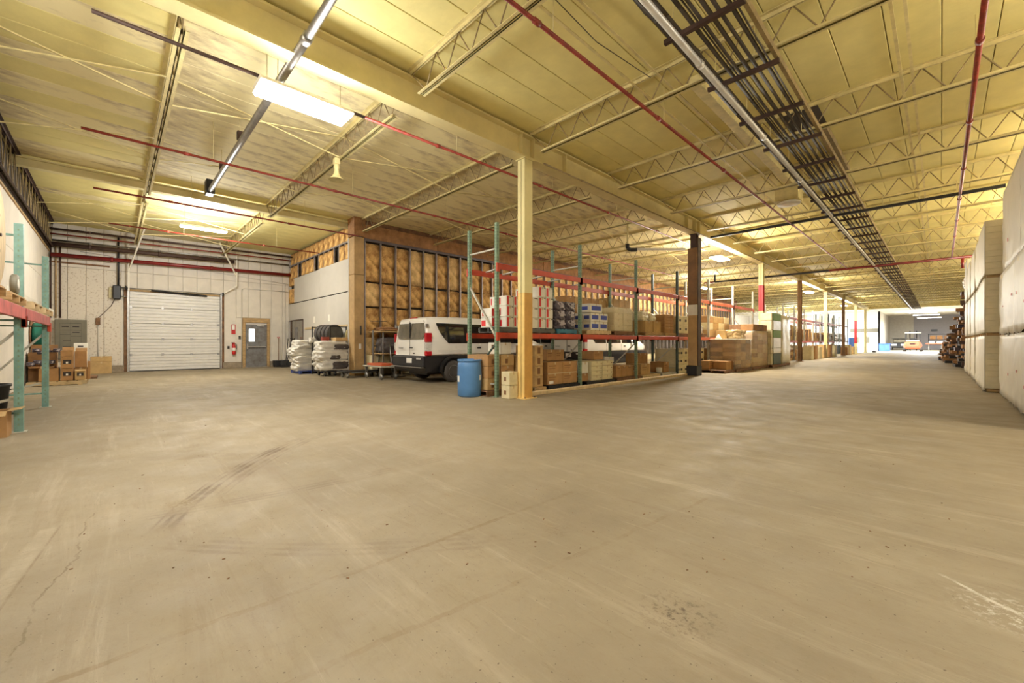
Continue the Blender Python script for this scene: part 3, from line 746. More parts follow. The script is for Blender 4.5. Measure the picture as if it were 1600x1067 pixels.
for dx, z, r, m, t in ((.55, 5.32, .09, 'brown_steel', 'thick dark insulated'), (.30, 5.52, .035, 'silver', 'thin grey'), (.7, 5.70, .03, 'red_pipe', 'thin red'), (.9, 5.86, .045, 'brown_steel', 'upper dark')):
    pipe('wall_pipe', [(XB + dx, YL + .1, z - .1), (XB + dx, 6.85 if r < .09 else 4.3, z)], r, m, t + ' pipe running along the wall above the thick red main', couple=2.2)
br = root('black_track_bar', 'long black bar hung across the aisle beneath the conduit rack', 'bar', (-2.5, 16.4, 5.3))
MB().box(-6.1, 1.15, 16.37, 16.44, 5.27, 5.35).build('bar', 'black', br)
for x in (-5.6, -3.6, -1.2, .3): MB().box(x - .012, x + .012, 16.39, 16.42, 5.25, 5.68).build('hanger_rod', 'joist', br)
pipe('black_pipe', [(-9.6, 26.5, 5.0), (-4.0, 26.5, 5.0)], .05, 'black', 'black pipe with an upturned end just before the dark red main', couple=9, zt=ZC)
pipe('black_pipe_elbow', [(-9.6, 26.5, 5.0), (-9.6, 26.5, 5.45)], .05, 'black', 'short black upright at the left end of the black pipe', couple=9)
pipe('girder_conduit', [(-6.583, 7.4, 5.58), (-6.583, 26, 5.58)], .018, 'joist_web', 'thin grey conduit following the right edge of the roof girder', couple=3)
el = root('drain_elbow', 'black elbow pipe under the red line left of the cardboard-wrapped column', 'pipe', (-8.3, 14.2, 4.7))
MB().tube((-8.35, 14.2, 5.02), (-8.35, 14.2, ZC), .035).build('drop_pipe', 'joist', el)
MB().path([(-8.35, 14.2, 5.08), (-8.35, 14.2, 4.92), (-8.28, 14.3, 4.86), (-8.1, 14.45, 4.86)], .075, 10).build('elbow', 'black', el)
MB().path([(-8.1, 14.45, 4.88), (-6.95, 16.1, 4.95)], .05, 10).build('insulated_pipe', 'ceil_white', el)

# conduit rack
cr_ = root('conduit_rack', 'rack of dark cables and conduits on cross struts along the hall roof', 'conduit rack', (-2.1, 3, 5.4))
y = 3.9
while y < 70:
    MB().box(-2.62, -1.62, y - .03, y + .03, 5.36, 5.42).build('cross_strut', 'brown_steel', cr_)
    for x in (-2.5, -1.95): MB().tube((x, y, 5.38), (x, y, ZC), .006, 6).build('hanger_rod', 'joist', cr_)
    y += 1.52
for x, z, r in ((-2.56, 5.45, .03), (-2.49, 5.445, .022), (-2.42, 5.45, .03), (-2.24, 5.45, .03), (-2.13, 5.44, .024), (-2.02, 5.45, .03), (-1.91, 5.445, .026), (-1.80, 5.45, .028), (-2.18, 5.435, .012), (-1.73, 5.435, .012)):
    pts = []; yy = 2.0
    while yy < 72:
        pts.append((x + R.uniform(-.012, .012), yy, z + (.0 if len(pts) % 2 else -.02))); yy += 3.04
    MB().path(pts, r, 6).build('cable', 'dark_cable', cr_)
MB().box(-1.68, -1.63, 2, 73, 5.43, 5.53).build('side_channel', 'joist_web', cr_)
pipe('bright_conduit', [(-2.40, 1.5, 5.30), (-2.40, 72.5, 5.30)], .045, 'conduit', 'straight bright conduit slung under the dark cable rack', couple=3.04)

for k, (x, z) in enumerate(((-3.75, 6.02), (-2.95, 6.0), (-2.85, 6.03))):
    tag(MB().path([(x, 1.5, z + .06), (x + .02, 2.6, z - .04), (x + .05, 3.8, z + .08), (x + .04, 5.4, z - .05), (x + .1, 7.0, z + .08)], .007, 6).build('loose_wire', 'dark_cable'), ['thin loose wire near the red sprinkler pipe', 'thin wire left of the bright conduit', 'second thin wire close beside the bright conduit'][k], 'wire')
# heater tube
ht = root('radiant_tube_heater', 'silver radiant heater tube slung above the big strip light', 'heater', (-9, 1.95, 5.55))
MB().tube((-4.0, 1.95, 5.60), (-6.2, 1.96, 5.60), .055, 16).build('flue_tube', 'silver', ht)
MB().tube((-6.2, 1.96, 5.60), (-14.4, 1.95, 5.60), .062, 16).build('heater_tube', 'silver', ht)
MB().tube((-6.15, 1.96, 5.60), (-6.3, 1.96, 5.60), .075, 16).build('joint_ring', 'silver', ht)
MB().cbox(-14.6, -14.25, 1.85, 2.05, 5.5, 5.9, .01).build('burner_box', 'black', ht)
for x in (-10.5, -12.6): MB().box(x - .06, x + .06, 1.9, 2.0, 5.68, 5.85).build('support_bracket', 'brown_steel', ht); MB().tube((x, 1.95, 5.8), (x, 1.95, ZC), .006, 6).build('hanger_rod', 'joist', ht)
# fixtures
for (x, y, z, sx, sy, pw, pa_, c, lb) in FIXTURES:
    g = root('strip_light', lb, 'ceiling light', (x, y, z))
    MB().prism([(x - sx / 2 - .02, z - .02), (x + sx / 2 + .02, z - .02), (x + sx / 2 - .05, z + .06), (x - sx / 2 + .05, z + .06)], 'y', y - sy / 2, y + sy / 2).build('housing', 'ceil_white', g)
    MB().cbox(x - sx / 2, x + sx / 2, y - sy / 2 + .02, y + sy / 2 - .02, z - .06, z - .02, .01).build('diffuser', 'glow', g)
    for s in (-1, 1): MB().tube((x, y + s * sy * .4, z + .06), (x, y + s * sy * .4, ZC), .006, 6).build('hanger_rod', 'joist', g)
for k, (x, y, z) in enumerate([(-1.6, 74.5, 5.15), (-1.4, 80, 5.1), (-1.2, 88, 5.05), (-12, 66, 5.1), (-16, 66, 5.1), (-20, 78, 5.1)]):
    g = root('strip_light', ['white strip light just past the roof header at the hall end', 'second white strip light beyond the roof header', 'white strip light nearest the grey far wall', 'white strip light over the far racks beyond the last column', 'white strip light deeper left over the far bay', 'white strip light in front of the white far wall'][k], 'ceiling light', (x, y, z))
    MB().cbox(x - 1.3, x + 1.3, y - .18, y + .18, z - .02, z + .06, .01).build('housing', 'ceil_white', g)
    MB().box(x - 1.28, x + 1.28, y - .16, y + .16, z - .06, z - .02).build('diffuser', 'glow_cool', g)
    for s in (-1, 1): MB().tube((x + s, y, z + .06), (x + s, y, ZC), .006, 6).build('hanger_rod', 'joist', g)
hn = root('horn_speaker', 'cream horn loudspeaker hanging from a roof joist', 'speaker', (-9.8, 3.74, 5.1))
MB().lathe([(.04, 5.50), (.06, 5.45), (.07, 5.38), (.05, 5.34), (.06, 5.26), (.10, 5.17), (.17, 5.11), (.175, 5.10), (.15, 5.12)], 20, 'z', (-9.8, 3.74, 0)).build('horn', 'joist', hn)
MB().cbox(-9.87, -9.73, 3.68, 3.80, 5.46, 5.60, .01).build('mount', 'joist', hn)

# ---------------------------------------------------------------- racks
def rack(label, ys, xf, xb, top, levels, pm, bm_, brm='brace', tops=None, pw=.085, first_top=None):
    g = root('pallet_rack', label, 'rack', ((xf + xb) / 2, ys[0], 0))
    for i, y in enumerate(ys):
        m = pm if isinstance(pm, str) else pm[min(i, len(pm) - 1)]
        for x in (xf, xb):
            p = MB()
            p.box(x - pw / 2, x + pw / 2, y - .035, y - .031, .01, top).box(x - pw / 2, x - pw / 2 + .004, y - .035, y + .04, .01, top).box(x + pw / 2 - .004, x + pw / 2, y - .035, y + .04, .01, top)
            po = p.build('upright_post', m, g)
            MB().box(x - .07, x + .07, y - .07, y + .07, 0, .012).build('foot_plate', m, g)
            if i < 3:
                h = MB()
                zz = .12
                while zz < top - .05:
                    for s in (-1, 1): h.box(x - .022 + s * .018 + .018, x - .010 + s * .018 + .018, y - .0365, y - .0345, zz, zz + .028)
                    h.box(x + pw / 2 - .001, x + pw / 2 + .001, y - .012, y + .006, zz, zz + .028)
                    zz += .076
                o = h.build('slots', 'green_dark', po); o['kind'] = 'stuff'
        zs = [.30, top - .62]
        for z in zs: MB().bar((xf, y, z), (xb, y, z), .035).build('frame_brace', brm, g)
        MB().bar((xf, y, 1.30), (xb, y, .35), .035).build('frame_brace', 'green_dark' if i == 0 and pm != 'teal' else brm, g)
        MB().bar((xf, y, 1.40), (xb, y, 2.75), .04).build('frame_brace', brm, g)
    for a, b in zip(ys, ys[1:]):
        for (z, h) in levels:
            for x, s in ((xf, 1), (xb, -1)):
                MB().cbox(x + s * .045 - .02, x + s * .045 + .02, a + .04, b - .04, z - h / 2, z + h / 2, .006).build('beam', bm_ if isinstance(bm_, str) else bm_[min(ys.index(a), len(bm_) - 1)], g)
                for e_ in (a, b): MB().box(x + s * .045 - .022, x + s * .045 + .024, e_ - .045, e_ + .045, z - .13, z + .07).build('beam_connector', bm_ if isinstance(bm_, str) else bm_[min(ys.index(a), len(bm_) - 1)], g)
    return g
XF, XK = -7.35, -8.40
RY = [6.57, 9.84, 13.06, 16.28, 19.5, 22.7, 25.9]
rk = rack('long green and red pallet rack standing between the columns and the vans', RY, XF, XK, 4.16, [(1.47, .13), (3.12, .14)], ['green', 'green', 'green', 'green_dark', 'brace', 'brace', 'brace'], ['beam_red', 'beam_red', 'beam_red', 'beam_orange'])
for a in (6.9, 7.5, 8.6, 9.4, 10.6, 14.3, 17.5): MB().bar((XF, a, 3.17), (XK, a + .25, 3.17), .07, .03).build('support_bar', 'brace', rk)
rk2 = rack('far rack of bundled goods beginning at the plain brown column', [32.3, 35.4, 38.5, 41.6, 44.7, 47.8, 50.9], XF, XK, 3.9, [(1.35, .14), (3.0, .16)], 'brace', 'beam_faded')
rk3 = rack('last dark mostly empty rack before the far red-banded column', [52.5, 55.6, 58.7, 61.8, 64.9], XF - .6, XK - .6, 4.2, [(1.4, .14), (3.2, .16)], 'green_dark', 'brown_steel')
def rack_x(label, xs, yf, yb, top, levels, pm, bm_):
    g = root('pallet_rack', label, 'rack', ((xs[0] + xs[-1]) / 2, (yf + yb) / 2, 0))
    for i, x in enumerate(xs):
        for y in (yf, yb):
            p = MB().box(x - .045, x + .045, y - .045, y + .045, .01, top); po = p.build('upright_post', pm, g)
            MB().box(x - .07, x + .09, y - .08, y + .08, 0, .012).build('foot_plate', 'brace', g)
            h = MB(); zz = .1
            while zz < top - .05:
                h.box(x + .044, x + .0462, y - .008, y + .008, zz, zz + .03).box(x - .012, x + .012, y + .044, y + .0462, zz, zz + .03); zz += .076
            o = h.build('slots', 'green', po); o['kind'] = 'stuff'
        for z in (.28, 1.62, 2.85): MB().bar((x, yf, z), (x, yb, z), .03).build('frame_brace', pm, g)
        for (z1, z2) in ((1.5, .5), (.5, -.3)):
            MB().bar((x, yf, z1), (x, yb, max(z2, .3)), .035).build('frame_brace', 'brace', g)
    for a, b in zip(xs, xs[1:]):
        for z, h in levels:
            for y, s in ((yf, 1), (yb, -1)):
                MB().cbox(min(a, b) + .04, max(a, b) - .04, y + s * .05 - .02, y + s * .05 + .02, z - h / 2, z + h / 2, .006).build('beam', bm_, g)
                for e_ in (a, b): MB().cbox(e_ - .06, e_ + .06, y + s * .05 - .024, y + s * .05 + .028, z - .20, z - .03, .006).build('beam_connector', 'beam_red', g)
    return g
rack_x('teal rack with a faded red beam against the white block wall', [-12.47, -9.28, -6.1, -2.9], -1.0, -1.8, 3.02, [(1.72, .17)], 'teal', 'beam_faded')

# ---------------------------------------------------------------- goods
def pallet(x0, x1, y0, y1, z, label, m='wood', group=None, h=.13, along='y'):
    g = root('pallet', label, 'pallet', ((x0 + x1) / 2, (y0 + y1) / 2, z), group)
    n = 6
    if along == 'y':   # deck boards run along x, stringers along y? seen from +x: three stringer ends
        for i in range(n):
            a = y0 + (y1 - y0) * (i + .08) / n; b = y0 + (y1 - y0) * (i + .92) / n
            MB().box(x0, x1, a, b, z + h - .02, z + h).build('deck_board', m, g)
        for x in (x0, (x0 + x1) / 2 - .02, x1 - .04): MB().box(x, x + .04, y0, y1, z + .02, z + h - .02).build('stringer', m, g)
        for i in (0, 2.5, 5):
            a = y0 + (y1 - y0) * (i + .08) / n; MB().box(x0, x1, a, a + .09, z, z + .02).build('bottom_board', m, g)
    else:
        for i in range(n):
            a = x0 + (x1 - x0) * (i + .08) / n; b = x0 + (x1 - x0) * (i + .92) / n
            MB().box(a, b, y0, y1, z + h - .02, z + h).build('deck_board', m, g)
        for y in (y0, (y0 + y1) / 2 - .03, y1 - .06): MB().box(x0, x1, y, y + .06, z + .02, z + h - .02).build('stringer', m, g)
        for i in (0, 2.5, 5):
            a = x0 + (x1 - x0) * (i + .08) / n; MB().box(a, a + .09, y0, y1, z, z + .02).build('bottom_board', m, g)
    return g
def carton(x0, x1, y0, y1, z0, z1, m, label, group=None, marks=(), tape=True, name='cardboard_box', sag=0):
    g_ = .004
    o = MB().cbox(x0 + g_, x1 - g_, y0 + g_, y1 - g_, z0, z1 - g_, .008).build(name, m)
    tag(o, label, 'box', group)
    if tape:
        ym = (y0 + y1) / 2
        t = MB().box(x0 + g_, x1 - g_ + .001, ym - .025, ym + .025, z1 - g_, z1 - g_ + .001).box(x1 - g_, x1 - g_ + .0015, ym - .025, ym + .025, z1 - .07, z1 - g_)
        t.build('tape', 'tape', o)
    for mk in marks:      # face, u0,u1,v0,v1 (fractions), material
        f, u0, u1, v0, v1, mm = mk
        za, zb = z0 + (z1 - z0) * v0, z0 + (z1 - z0) * v1
        if f == 'x': MB().box(x1 - g_, x1 - g_ + .002, y0 + (y1 - y0) * u0, y0 + (y1 - y0) * u1, za, zb).build('print', mm, o)
        else: MB().box(x0 + (x1 - x0) * u0, x0 + (x1 - x0) * u1, y0 + g_ - .002, y0 + g_, za, zb).build('print', mm, o)
    return o
def rown(k, n):
    if n == 1: return 'single'
    if k == 0: return 'bottom'
    if k == n - 1: return 'top'
    return 'middle' if n == 3 else ('second' if k == 1 else ('third' if k == 2 else ORD[k]))
def grid(x0, x1, y0, y1, z0, nx, ny, zs, m, desc, ref, group, marks=lambda i, j, k: (), skip=lambda i, j, k: False, jit=.006, mats=None):
    dx, dy = (x1 - x0) / nx, (y1 - y0) / ny
    z = z0
    for k, h in enumerate(zs):
        for j in range(ny):
            for i in range(nx):
                if skip(i, j, k): continue
                e = R.uniform(-jit, jit)
                dep = '' if nx == 1 else (' in the rear rank' if i < nx - 1 else ' in the front rank')
                mm = m if not mats else R.choice(mats)
                lab = f'{desc} {ref}, {rown(k, len(zs))} row, {ORD[j]} along{"" if i == nx - 1 else ", rear"}'
                ww = lab.split()
                carton(x0 + i * dx + .004 + e * (i == nx - 1), x0 + (i + 1) * dx - .004 + e, y0 + j * dy + .003, y0 + (j + 1) * dy - .003, z, z + h, mm, ' '.join(ww[:16]), group, marks(i, j, k))
        z += h
ZB = 1.545
# red and white cartons, first bay
pallet(-8.1, -7.35, 6.62, 7.45, ZB, 'dark plastic pallet under the near red and white cartons', 'grey_pallet')
pallet(-8.35, -7.35, 7.55, 8.72, ZB, 'dark plastic pallet under the tall red and white cartons', 'grey_pallet')
zz = ZB + .13
rm = lambda i, j, k: (('x', .08, .34, .10, .92, 'red_print'), ('x', .70, .95, .86, .93, 'black_print'), ('y', .08, .45, .12, .7, 'red_print') if (j == 0 and k == 0) else ('y', .15, .3, .15, .8, 'red_print'))
grid(-8.05, -7.62, 6.64, 6.92, zz, 1, 1, [.25, .23], 'white_card', 'white carton with red print', 'low on the rack edge', 'red and white cartons', rm)
grid(-8.05, -7.4, 6.94, 7.44, zz, 2, 2, [.27, .27, .25], 'white_card', 'white carton with red print', 'left of the cream column', 'red and white cartons', rm)
grid(-8.3, -7.4, 7.60, 8.10, zz, 2, 1, [.27, .27, .27], 'white_card', 'white carton with red print', 'right of the cream column', 'red and white cartons', rm)
grid(-8.3, -7.4, 8.11, 8.70, zz, 2, 2, [.28, .28, .28, .28], 'white_card', 'white carton with red print', 'tall load beside the column', 'red and white cartons', rm)
# foil bags
pallet(-8.35, -7.35, 8.82, 9.72, ZB, 'blue plastic pallet under the dark foil bags', 'teal_pallet')
def bagmesh(w, d, h, seed, m, nx=1):
    bm = bmesh.new(); bmesh.ops.create_cube(bm, size=1); bmesh.ops.subdivide_edges(bm, edges=bm.edges[:], cuts=12, use_grid_fill=True)
    for v in bm.verts:
        p = v.co.copy() * 2
        l = (abs(p.x) ** 7 + abs(p.y) ** 7 + abs(p.z) ** 7) ** (1 / 7); q = p / l
        n = noise.noise(q * 2.1 + Vector((seed * 3.1, 0, 0))) * .18 + noise.noise(q * 5.3 + Vector((seed * 5.1, 2, 0))) * .09 - abs(noise.noise(q * 3.3 + Vector((seed, 9, 0)))) * .12
        q = q * (1 + n * .8)
        v.co = Vector((q.x * w / 2, q.y * d / 2, q.z * h / 2))
    zmin = min(v.co.z for v in bm.verts)
    for v in bm.verts: v.co.z = max(v.co.z, -h / 2 * .92) + h / 2 * .92
    return mesh_of(MB().frombm(bm, True), m)
def bag(x, y, z, w, d, h, m, label, cat='bag', name='plastic_bag', group=None, rz=0, seed=None):
    me = bagmesh(w, d, h, seed if seed is not None else R.random() * 20, m)
    o = bpy.data.objects.new(name, me); COL.objects.link(o); o.location = (x, y, z); o.rotation_euler = (0, 0, rz)
    ORG[o.name] = (0, 0, 0)
    return tag(o, label, cat, group)
for k in range(3):
    for j in range(2):
        for i in range(2):
            bag(-8.1 + i * .46, 9.04 + j * .46, zz + k * .25, .46, .47, .30, 'purple_wrap', f'dark foil bag, {rown(k, 3)} layer, {"near" if j == 0 else "far"} side, {"front" if i else "back"} of the blue pallet', group='dark foil bags')
# blue and white cartons, second bay
pallet(-8.35, -7.35, 10.2, 11.5, ZB, 'pale wooden pallet under the blue and white cartons', 'wood_pale')
bl = lambda i, j, k: (('x', .12, .88, .25, .75, 'blue_print'), ('y', .2, .8, .3, .7, 'blue_print'))
grid(-8.1, -7.42, 10.5, 11.42, zz, 2, 2, [.27, .27], 'white_card', 'white carton with blue print', 'second rack bay', 'blue and white cartons', bl)
carton(-7.95, -7.45, 10.5, 11.15, zz + .55, zz + .83, 'white_card', 'single white carton with a wide blue band topping the blue and white cartons', None, bl(0, 0, 0))
grid(-8.4, -7.95, 9.95, 10.42, zz, 1, 1, [.26, .26], 'card3', 'plain tan carton', 'behind the second post', 'plain tan cartons')
grid(-8.95, -8.45, 10.6, 12.9, ZB + .01, 1, 5, [.34, .34, .34, .26], 'card', 'brown carton', 'behind the blue printed boxes', 'brown cartons at the rear of bay two', mats=['card', 'card3'])
# wrapped pallet in bay two
pallet(-8.35, -7.35, 11.72, 12.98, ZB, 'wooden pallet under the film-wrapped tan cartons', 'wood_dark')
grid(-8.3, -7.42, 11.8, 12.92, zz, 2, 2, [.20, .20, .20, .18], 'cream', 'film-wrapped cream carton', 'last load before the third post', 'film-wrapped cream cartons')
f_ = MB().cbox(-8.33, -7.39, 11.76, 12.96, zz, zz + .80, .03).build('stretch_film', 'wrap_clear'); tag(f_, 'clear stretch film around the cream cartons on the upper shelf', 'film')
grid(-8.95, -8.45, 12.95, 14.6, ZB + .01, 1, 4, [.36, .36, .36, .3], 'card3', 'tan carton', 'behind the wrapped load', 'tan cartons at the rear of bay three')
# third bay
pallet(-8.35, -7.35, 13.75, 15.1, ZB, 'wooden pallet under two plain tan cartons', 'wood')
grid(-8.3, -7.42, 13.85, 15.05, zz, 1, 2, [.42], 'card3', 'squat tan carton with a dark flank', 'third rack bay', 'squat tan cartons')
bag(-7.9, 14.2, zz + .43, .6, .5, .36, 'wrap_pale', 'clear-wrapped bundle lying on the squat tan cartons')
bag(-7.85, 14.8, zz + .43, .5, .5, .32, 'wrap_pale', 'second clear-wrapped bundle on the squat tan cartons, farther one', seed=4)
pallet(-8.35, -7.35, 15.3, 16.2, ZB, 'wooden pallet under the tall brown carton pile', 'wood')
grid(-8.3, -7.42, 15.35, 16.15, zz, 2, 1, [.12] * 6, 'card', 'flat brown carton', 'before the fourth post', 'flat brown cartons')
pallet(-8.35, -7.35, 16.45, 17.7, ZB, 'wooden pallet under the cream cartons behind the cardboard-wrapped column', 'wood_dark')
bk = lambda i, j, k: (('x', .3, .6, .35, .62, 'black_print'),)
grid(-8.3, -7.42, 16.5, 17.6, zz, 1, 2, [.36, .36], 'cream', 'cream carton with black square', 'upper shelf by the wrapped column', 'cream cartons with black squares', bk)
pallet(-8.35, -7.35, 17.9, 19.3, ZB, 'wooden pallet under the mixed cartons right of the wrapped column', 'wood_dark')
grid(-8.3, -7.42, 17.95, 18.6, zz, 1, 2, [.36], 'cream', 'small cream carton', 'upper shelf right of the wrapped column', 'small cream cartons', bk)
bag(-7.8, 18.95, zz, .7, .55, .42, 'bag', 'grey-white plastic bag standing on the upper shelf')
grid(-8.3, -7.45, 19.65, 22.5, ZB + .01, 1, 4, [.34, .34, .3], 'card3', 'tan carton', 'fifth rack bay upper shelf', 'tan cartons in bay five', mats=['card3', 'cream', 'card'])
grid(-8.3, -7.45, 22.9, 25.7, ZB + .01, 1, 4, [.34, .30], 'card', 'brown carton', 'sixth rack bay upper shelf', 'brown cartons in bay six', mats=['card3', 'card'])

# floor level
kb = root('timber_curb', 'long pale timber curb on the floor along the rack front', 'timber', (-7.0, 11.6, 0))
for a, b in ((6.98, 9.9), (9.92, 13.1), (13.12, 16.2)): MB().cbox(-7.04, -6.90, a, b, 0, .09, .01).build('timber', 'wood_pale', kb)
# pile at the near end
grid(-8.35, -7.55, 6.45, 7.35, .14, 2, 2, [.29, .29, .28], 'card3', 'worn tan carton', 'low pile behind the first post', 'worn tan cartons', lambda i, j, k: (('x', .3, .5, .2, .6, 'brown_print'),), mats=['card', 'card3'])
pallet(-8.4, -7.5, 6.4, 7.4, 0, 'low pallet under the worn cartons behind the blue drum', 'wood_dark')
carton(-8.0, -7.55, 6.85, 7.25, 1.01, 1.30, 'white_card', 'stained white carton topping the worn pile near the drum', None, (('y', .3, .6, .4, .8, 'brown_print'),))
grid(-8.3, -7.5, 7.42, 7.85, .01, 1, 1, [.33, .33, .30], 'card3', 'tan carton with dark print', 'left of the cream column base', 'tan cartons beside the column', lambda i, j, k: (('x', .35, .65, .3, .65, 'black_print'),))
for k in range(2):
    carton(-7.12, -6.84, 6.50, 6.78, .0 + k * .315, .31 + k * .315, 'cream', ['lower', 'upper'][k] + ' small cream carton standing in front of the first green post', None, (('y', .35, .6, .3, .6, 'brown_print'),))
pallet(-8.3, -7.3, 7.88, 8.30, 0, 'narrow pallet under the tall tan carton tower right of the column', 'wood')
grid(-8.1, -7.35, 7.92, 8.24, .14, 1, 1, [.27, .27, .27, .27], 'card3', 'tan carton with brown emblem', 'tower right of the column', 'tan tower cartons', lambda i, j, k: (('x', .3, .65, .2, .8, 'brown_print'), ('y', .3, .6, .2, .8, 'brown_print')))
# large brown cartons with twine
pallet(-8.3, -7.3, 8.40, 9.78, 0, 'low pallet under the four big brown cartons', 'black')
lm = lambda i, j, k: (('x', .10, .55, .62, .68, 'brown_print'), ('x', .10, .5, .42, .46, 'brown_print'))
grid(-8.3, -7.38, 8.44, 9.76, .14, 1, 2, [.31, .31], 'card', 'big brown carton', 'floor level before the second post', 'big brown cartons', lm)
tw = MB()
tw.box(-7.385, -7.372, 8.46, 9.74, .44, .455)
tag(tw.build('tied_twine', 'cream'), 'pale twine tied around the four big brown cartons', 'twine')
carton(-7.38, -7.375, 8.5, 8.68, .17, .25, 'white_label', 'white paper label at the lower corner of a big brown carton', None, (), False, 'paper_label')
grid(-8.45, -7.85, 8.95, 9.75, .77, 1, 2, [.32], 'card', 'medium brown carton', 'on the big brown cartons', 'medium brown cartons', lm)
# cream cartons, bay two
pallet(-8.3, -7.35, 10.2, 11.75, 0, 'black low pallet under the white and cream cartons', 'black')
grid(-8.2, -7.40, 10.50, 11.68, .12, 1, 2, [.15, .15, .15, .15], 'cream', 'flat cream carton', 'floor level after the second post', 'flat cream cartons', lambda i, j, k: (('x', .85, .92, .4, .6, 'brown_print'),))
carton(-8.15, -7.5, 10.15, 10.48, .12, .36, 'card', 'brown carton low at the near flank of the cream cartons')
carton(-8.1, -7.5, 10.15, 10.48, .36, .70, 'white_card', 'white carton stack at the near flank of the cream cartons')
carton(-8.3, -7.8, 11.2, 11.75, .74, 1.02, 'card', 'brown carton standing behind the flat cream cartons', None, lm(0, 0, 0))
carton(-8.5, -8.0, 12.1, 12.7, .60, .80, 'white_card', 'white carton behind the row of upright brown cartons')
pallet(-8.3, -7.35, 11.9, 13.4, 0, 'pallet under the row of upright brown cartons', 'wood_dark')
grid(-8.2, -7.42, 11.93, 12.95, .14, 1, 3, [.38], 'card', 'upright brown carton', 'row before the third post', 'upright brown cartons', lambda i, j, k: (('x', .2, .7, .78, .84, 'brown_print'),))
carton(-8.2, -7.42, 12.99, 13.36, .14, .50, 'card', 'single brown carton at the third green post on the floor', None, lm(0, 0, 0))
pallet(-8.3, -7.3, 13.5, 14.75, 0, 'pale pallet with one brown carton right of the third post', 'wood_pale')
carton(-8.0, -7.42, 13.56, 14.22, .14, .53, 'card3', 'tan carton on the pale pallet right of the third post', None, lm(0, 0, 0))
grid(-8.5, -7.95, 14.3, 15.05, .15, 1, 2, [.36, .38], 'card', 'brown carton', 'behind the pale pallet', 'brown cartons at the rear of bay three floor')
pallet(-8.3, -7.3, 14.95, 16.1, 0, 'grey pallet with a brown carton before the fourth post', 'brace')
carton(-8.0, -7.42, 15.3, 15.72, .14, .55, 'card', 'brown carton on the grey pallet before the fourth post', None, lm(0, 0, 0))
tag(MB().lathe([(.10, .55 - .41), (.11, .15), (.11, .33), (.10, .34)], 16, 'z', (-7.5, 15.05, 0)).build('white_bucket', 'white_card'), 'small white bucket beside the brown carton on the grey pallet', 'bucket')
bk2 = lambda i, j, k: (('x', .15, .40, .35, .62, 'black_print'), ('x', .55, .8, .35, .62, 'black_print'))
grid(-8.4, -7.45, 16.45, 19.3, .02, 1, 4, [.34, .34, .34], 'cream', 'cream carton with black windows', 'floor behind the wrapped column', 'cream cartons with black windows', bk2)
for ya, yb, nm in ((19.7, 22.55, 'bay five'), (22.85, 25.7, 'bay six')): grid(-8.4, -7.5, ya, yb, .02, 1, 3, [.34, .34, .34], 'card', 'brown carton', nm + ' floor behind the wrapped piles', 'brown cartons behind the wrapped piles', mats=['card', 'card2'])

# wrapped piles by the aisle
def bundle(x0, x1, y0, y1, z0, z1, nl, ny, m, wrapm, label, nx=2):
    g = root('wrapped_load', label, 'wrapped load', ((x0 + x1) / 2, (y0 + y1) / 2, z0))
    for k in range(nl):
        for j in range(ny):
            for i in range(nx):
                e = R.uniform(-.015, .015)
                MB().cbox(x0 + (x1 - x0) * i / nx + .004 + e, x0 + (x1 - x0) * (i + 1) / nx - .004 + e, y0 + (y1 - y0) * j / ny + .004, y0 + (y1 - y0) * (j + 1) / ny - .004,
                         z0 + (z1 - z0) * k / nl + .004, z0 + (z1 - z0) * (k + 1) / nl - .002, .01).build('carton', R.choice(m) if isinstance(m, list) else m, g)
    if wrapm:
        bm = bmesh.new(); bmesh.ops.create_cube(bm, size=1); bmesh.ops.subdivide_edges(bm, edges=bm.edges[:], cuts=9, use_grid_fill=True)
        for v in bm.verts:
            p = v.co.copy(); n = noise.noise(Vector((p.x * 5, p.y * 5, p.z * 9)) + Vector((x0, y0, 0)))
            v.co = Vector(((x0 + x1) / 2 + p.x * (x1 - x0 + .06) + n * .03, (y0 + y1) / 2 + p.y * (y1 - y0 + .06) + n * .03, (z0 + z1) / 2 + p.z * (z1 - z0 + .03)))
        MB().frombm(bm, True).build('stretch_film', wrapm, g)
    return g
for (a, b, c, d) in ((-7.3, -6.15, 19.45, 21.6), (-7.3, -6.15, 21.75, 24.3), (-6.62, -6.02, 24.45, 26.3), (-6.62, -6.05, 26.4, 28.2)):
    pallet(a, b, c, d, 0, 'dark pallet under the ' + ['low film-wrapped brown pile at the aisle', 'taller film-wrapped brown pile', 'green-striped board stack', 'pale grey wrapped stack'][[19.45, 21.75, 24.45, 26.4].index(c)], 'wood_dark')
bundle(-7.28, -6.2, 19.5, 21.55, .14, 1.42, 7, 3, ['card2', 'card', 'wood_dark'], 'wrap_clear', 'low film-wrapped pile of brown cartons at the aisle edge')
tag(MB().cbox(-7.30, -6.16, 19.46, 21.6, 1.425, 1.455, .01).build('foam_sheet', 'white_card'), 'pale sheet lying on the low film-wrapped pile', 'sheet')
bundle(-7.28, -6.2, 21.8, 24.25, .14, 1.85, 8, 3, ['card', 'card3', 'card2'], 'wrap_clear', 'taller film-wrapped pile of tan cartons behind the low one')
bundle(-7.3, -6.2, 21.9, 24.2, 1.88, 2.18, 1, 4, ['card2', 'wood_dark'], None, 'row of brown cartons on top of the taller wrapped pile')
g = root('board_stack', 'tall pale wrapped stack with green striped ends beside the aisle', 'wrapped load', (-6.8, 25.4, .14))
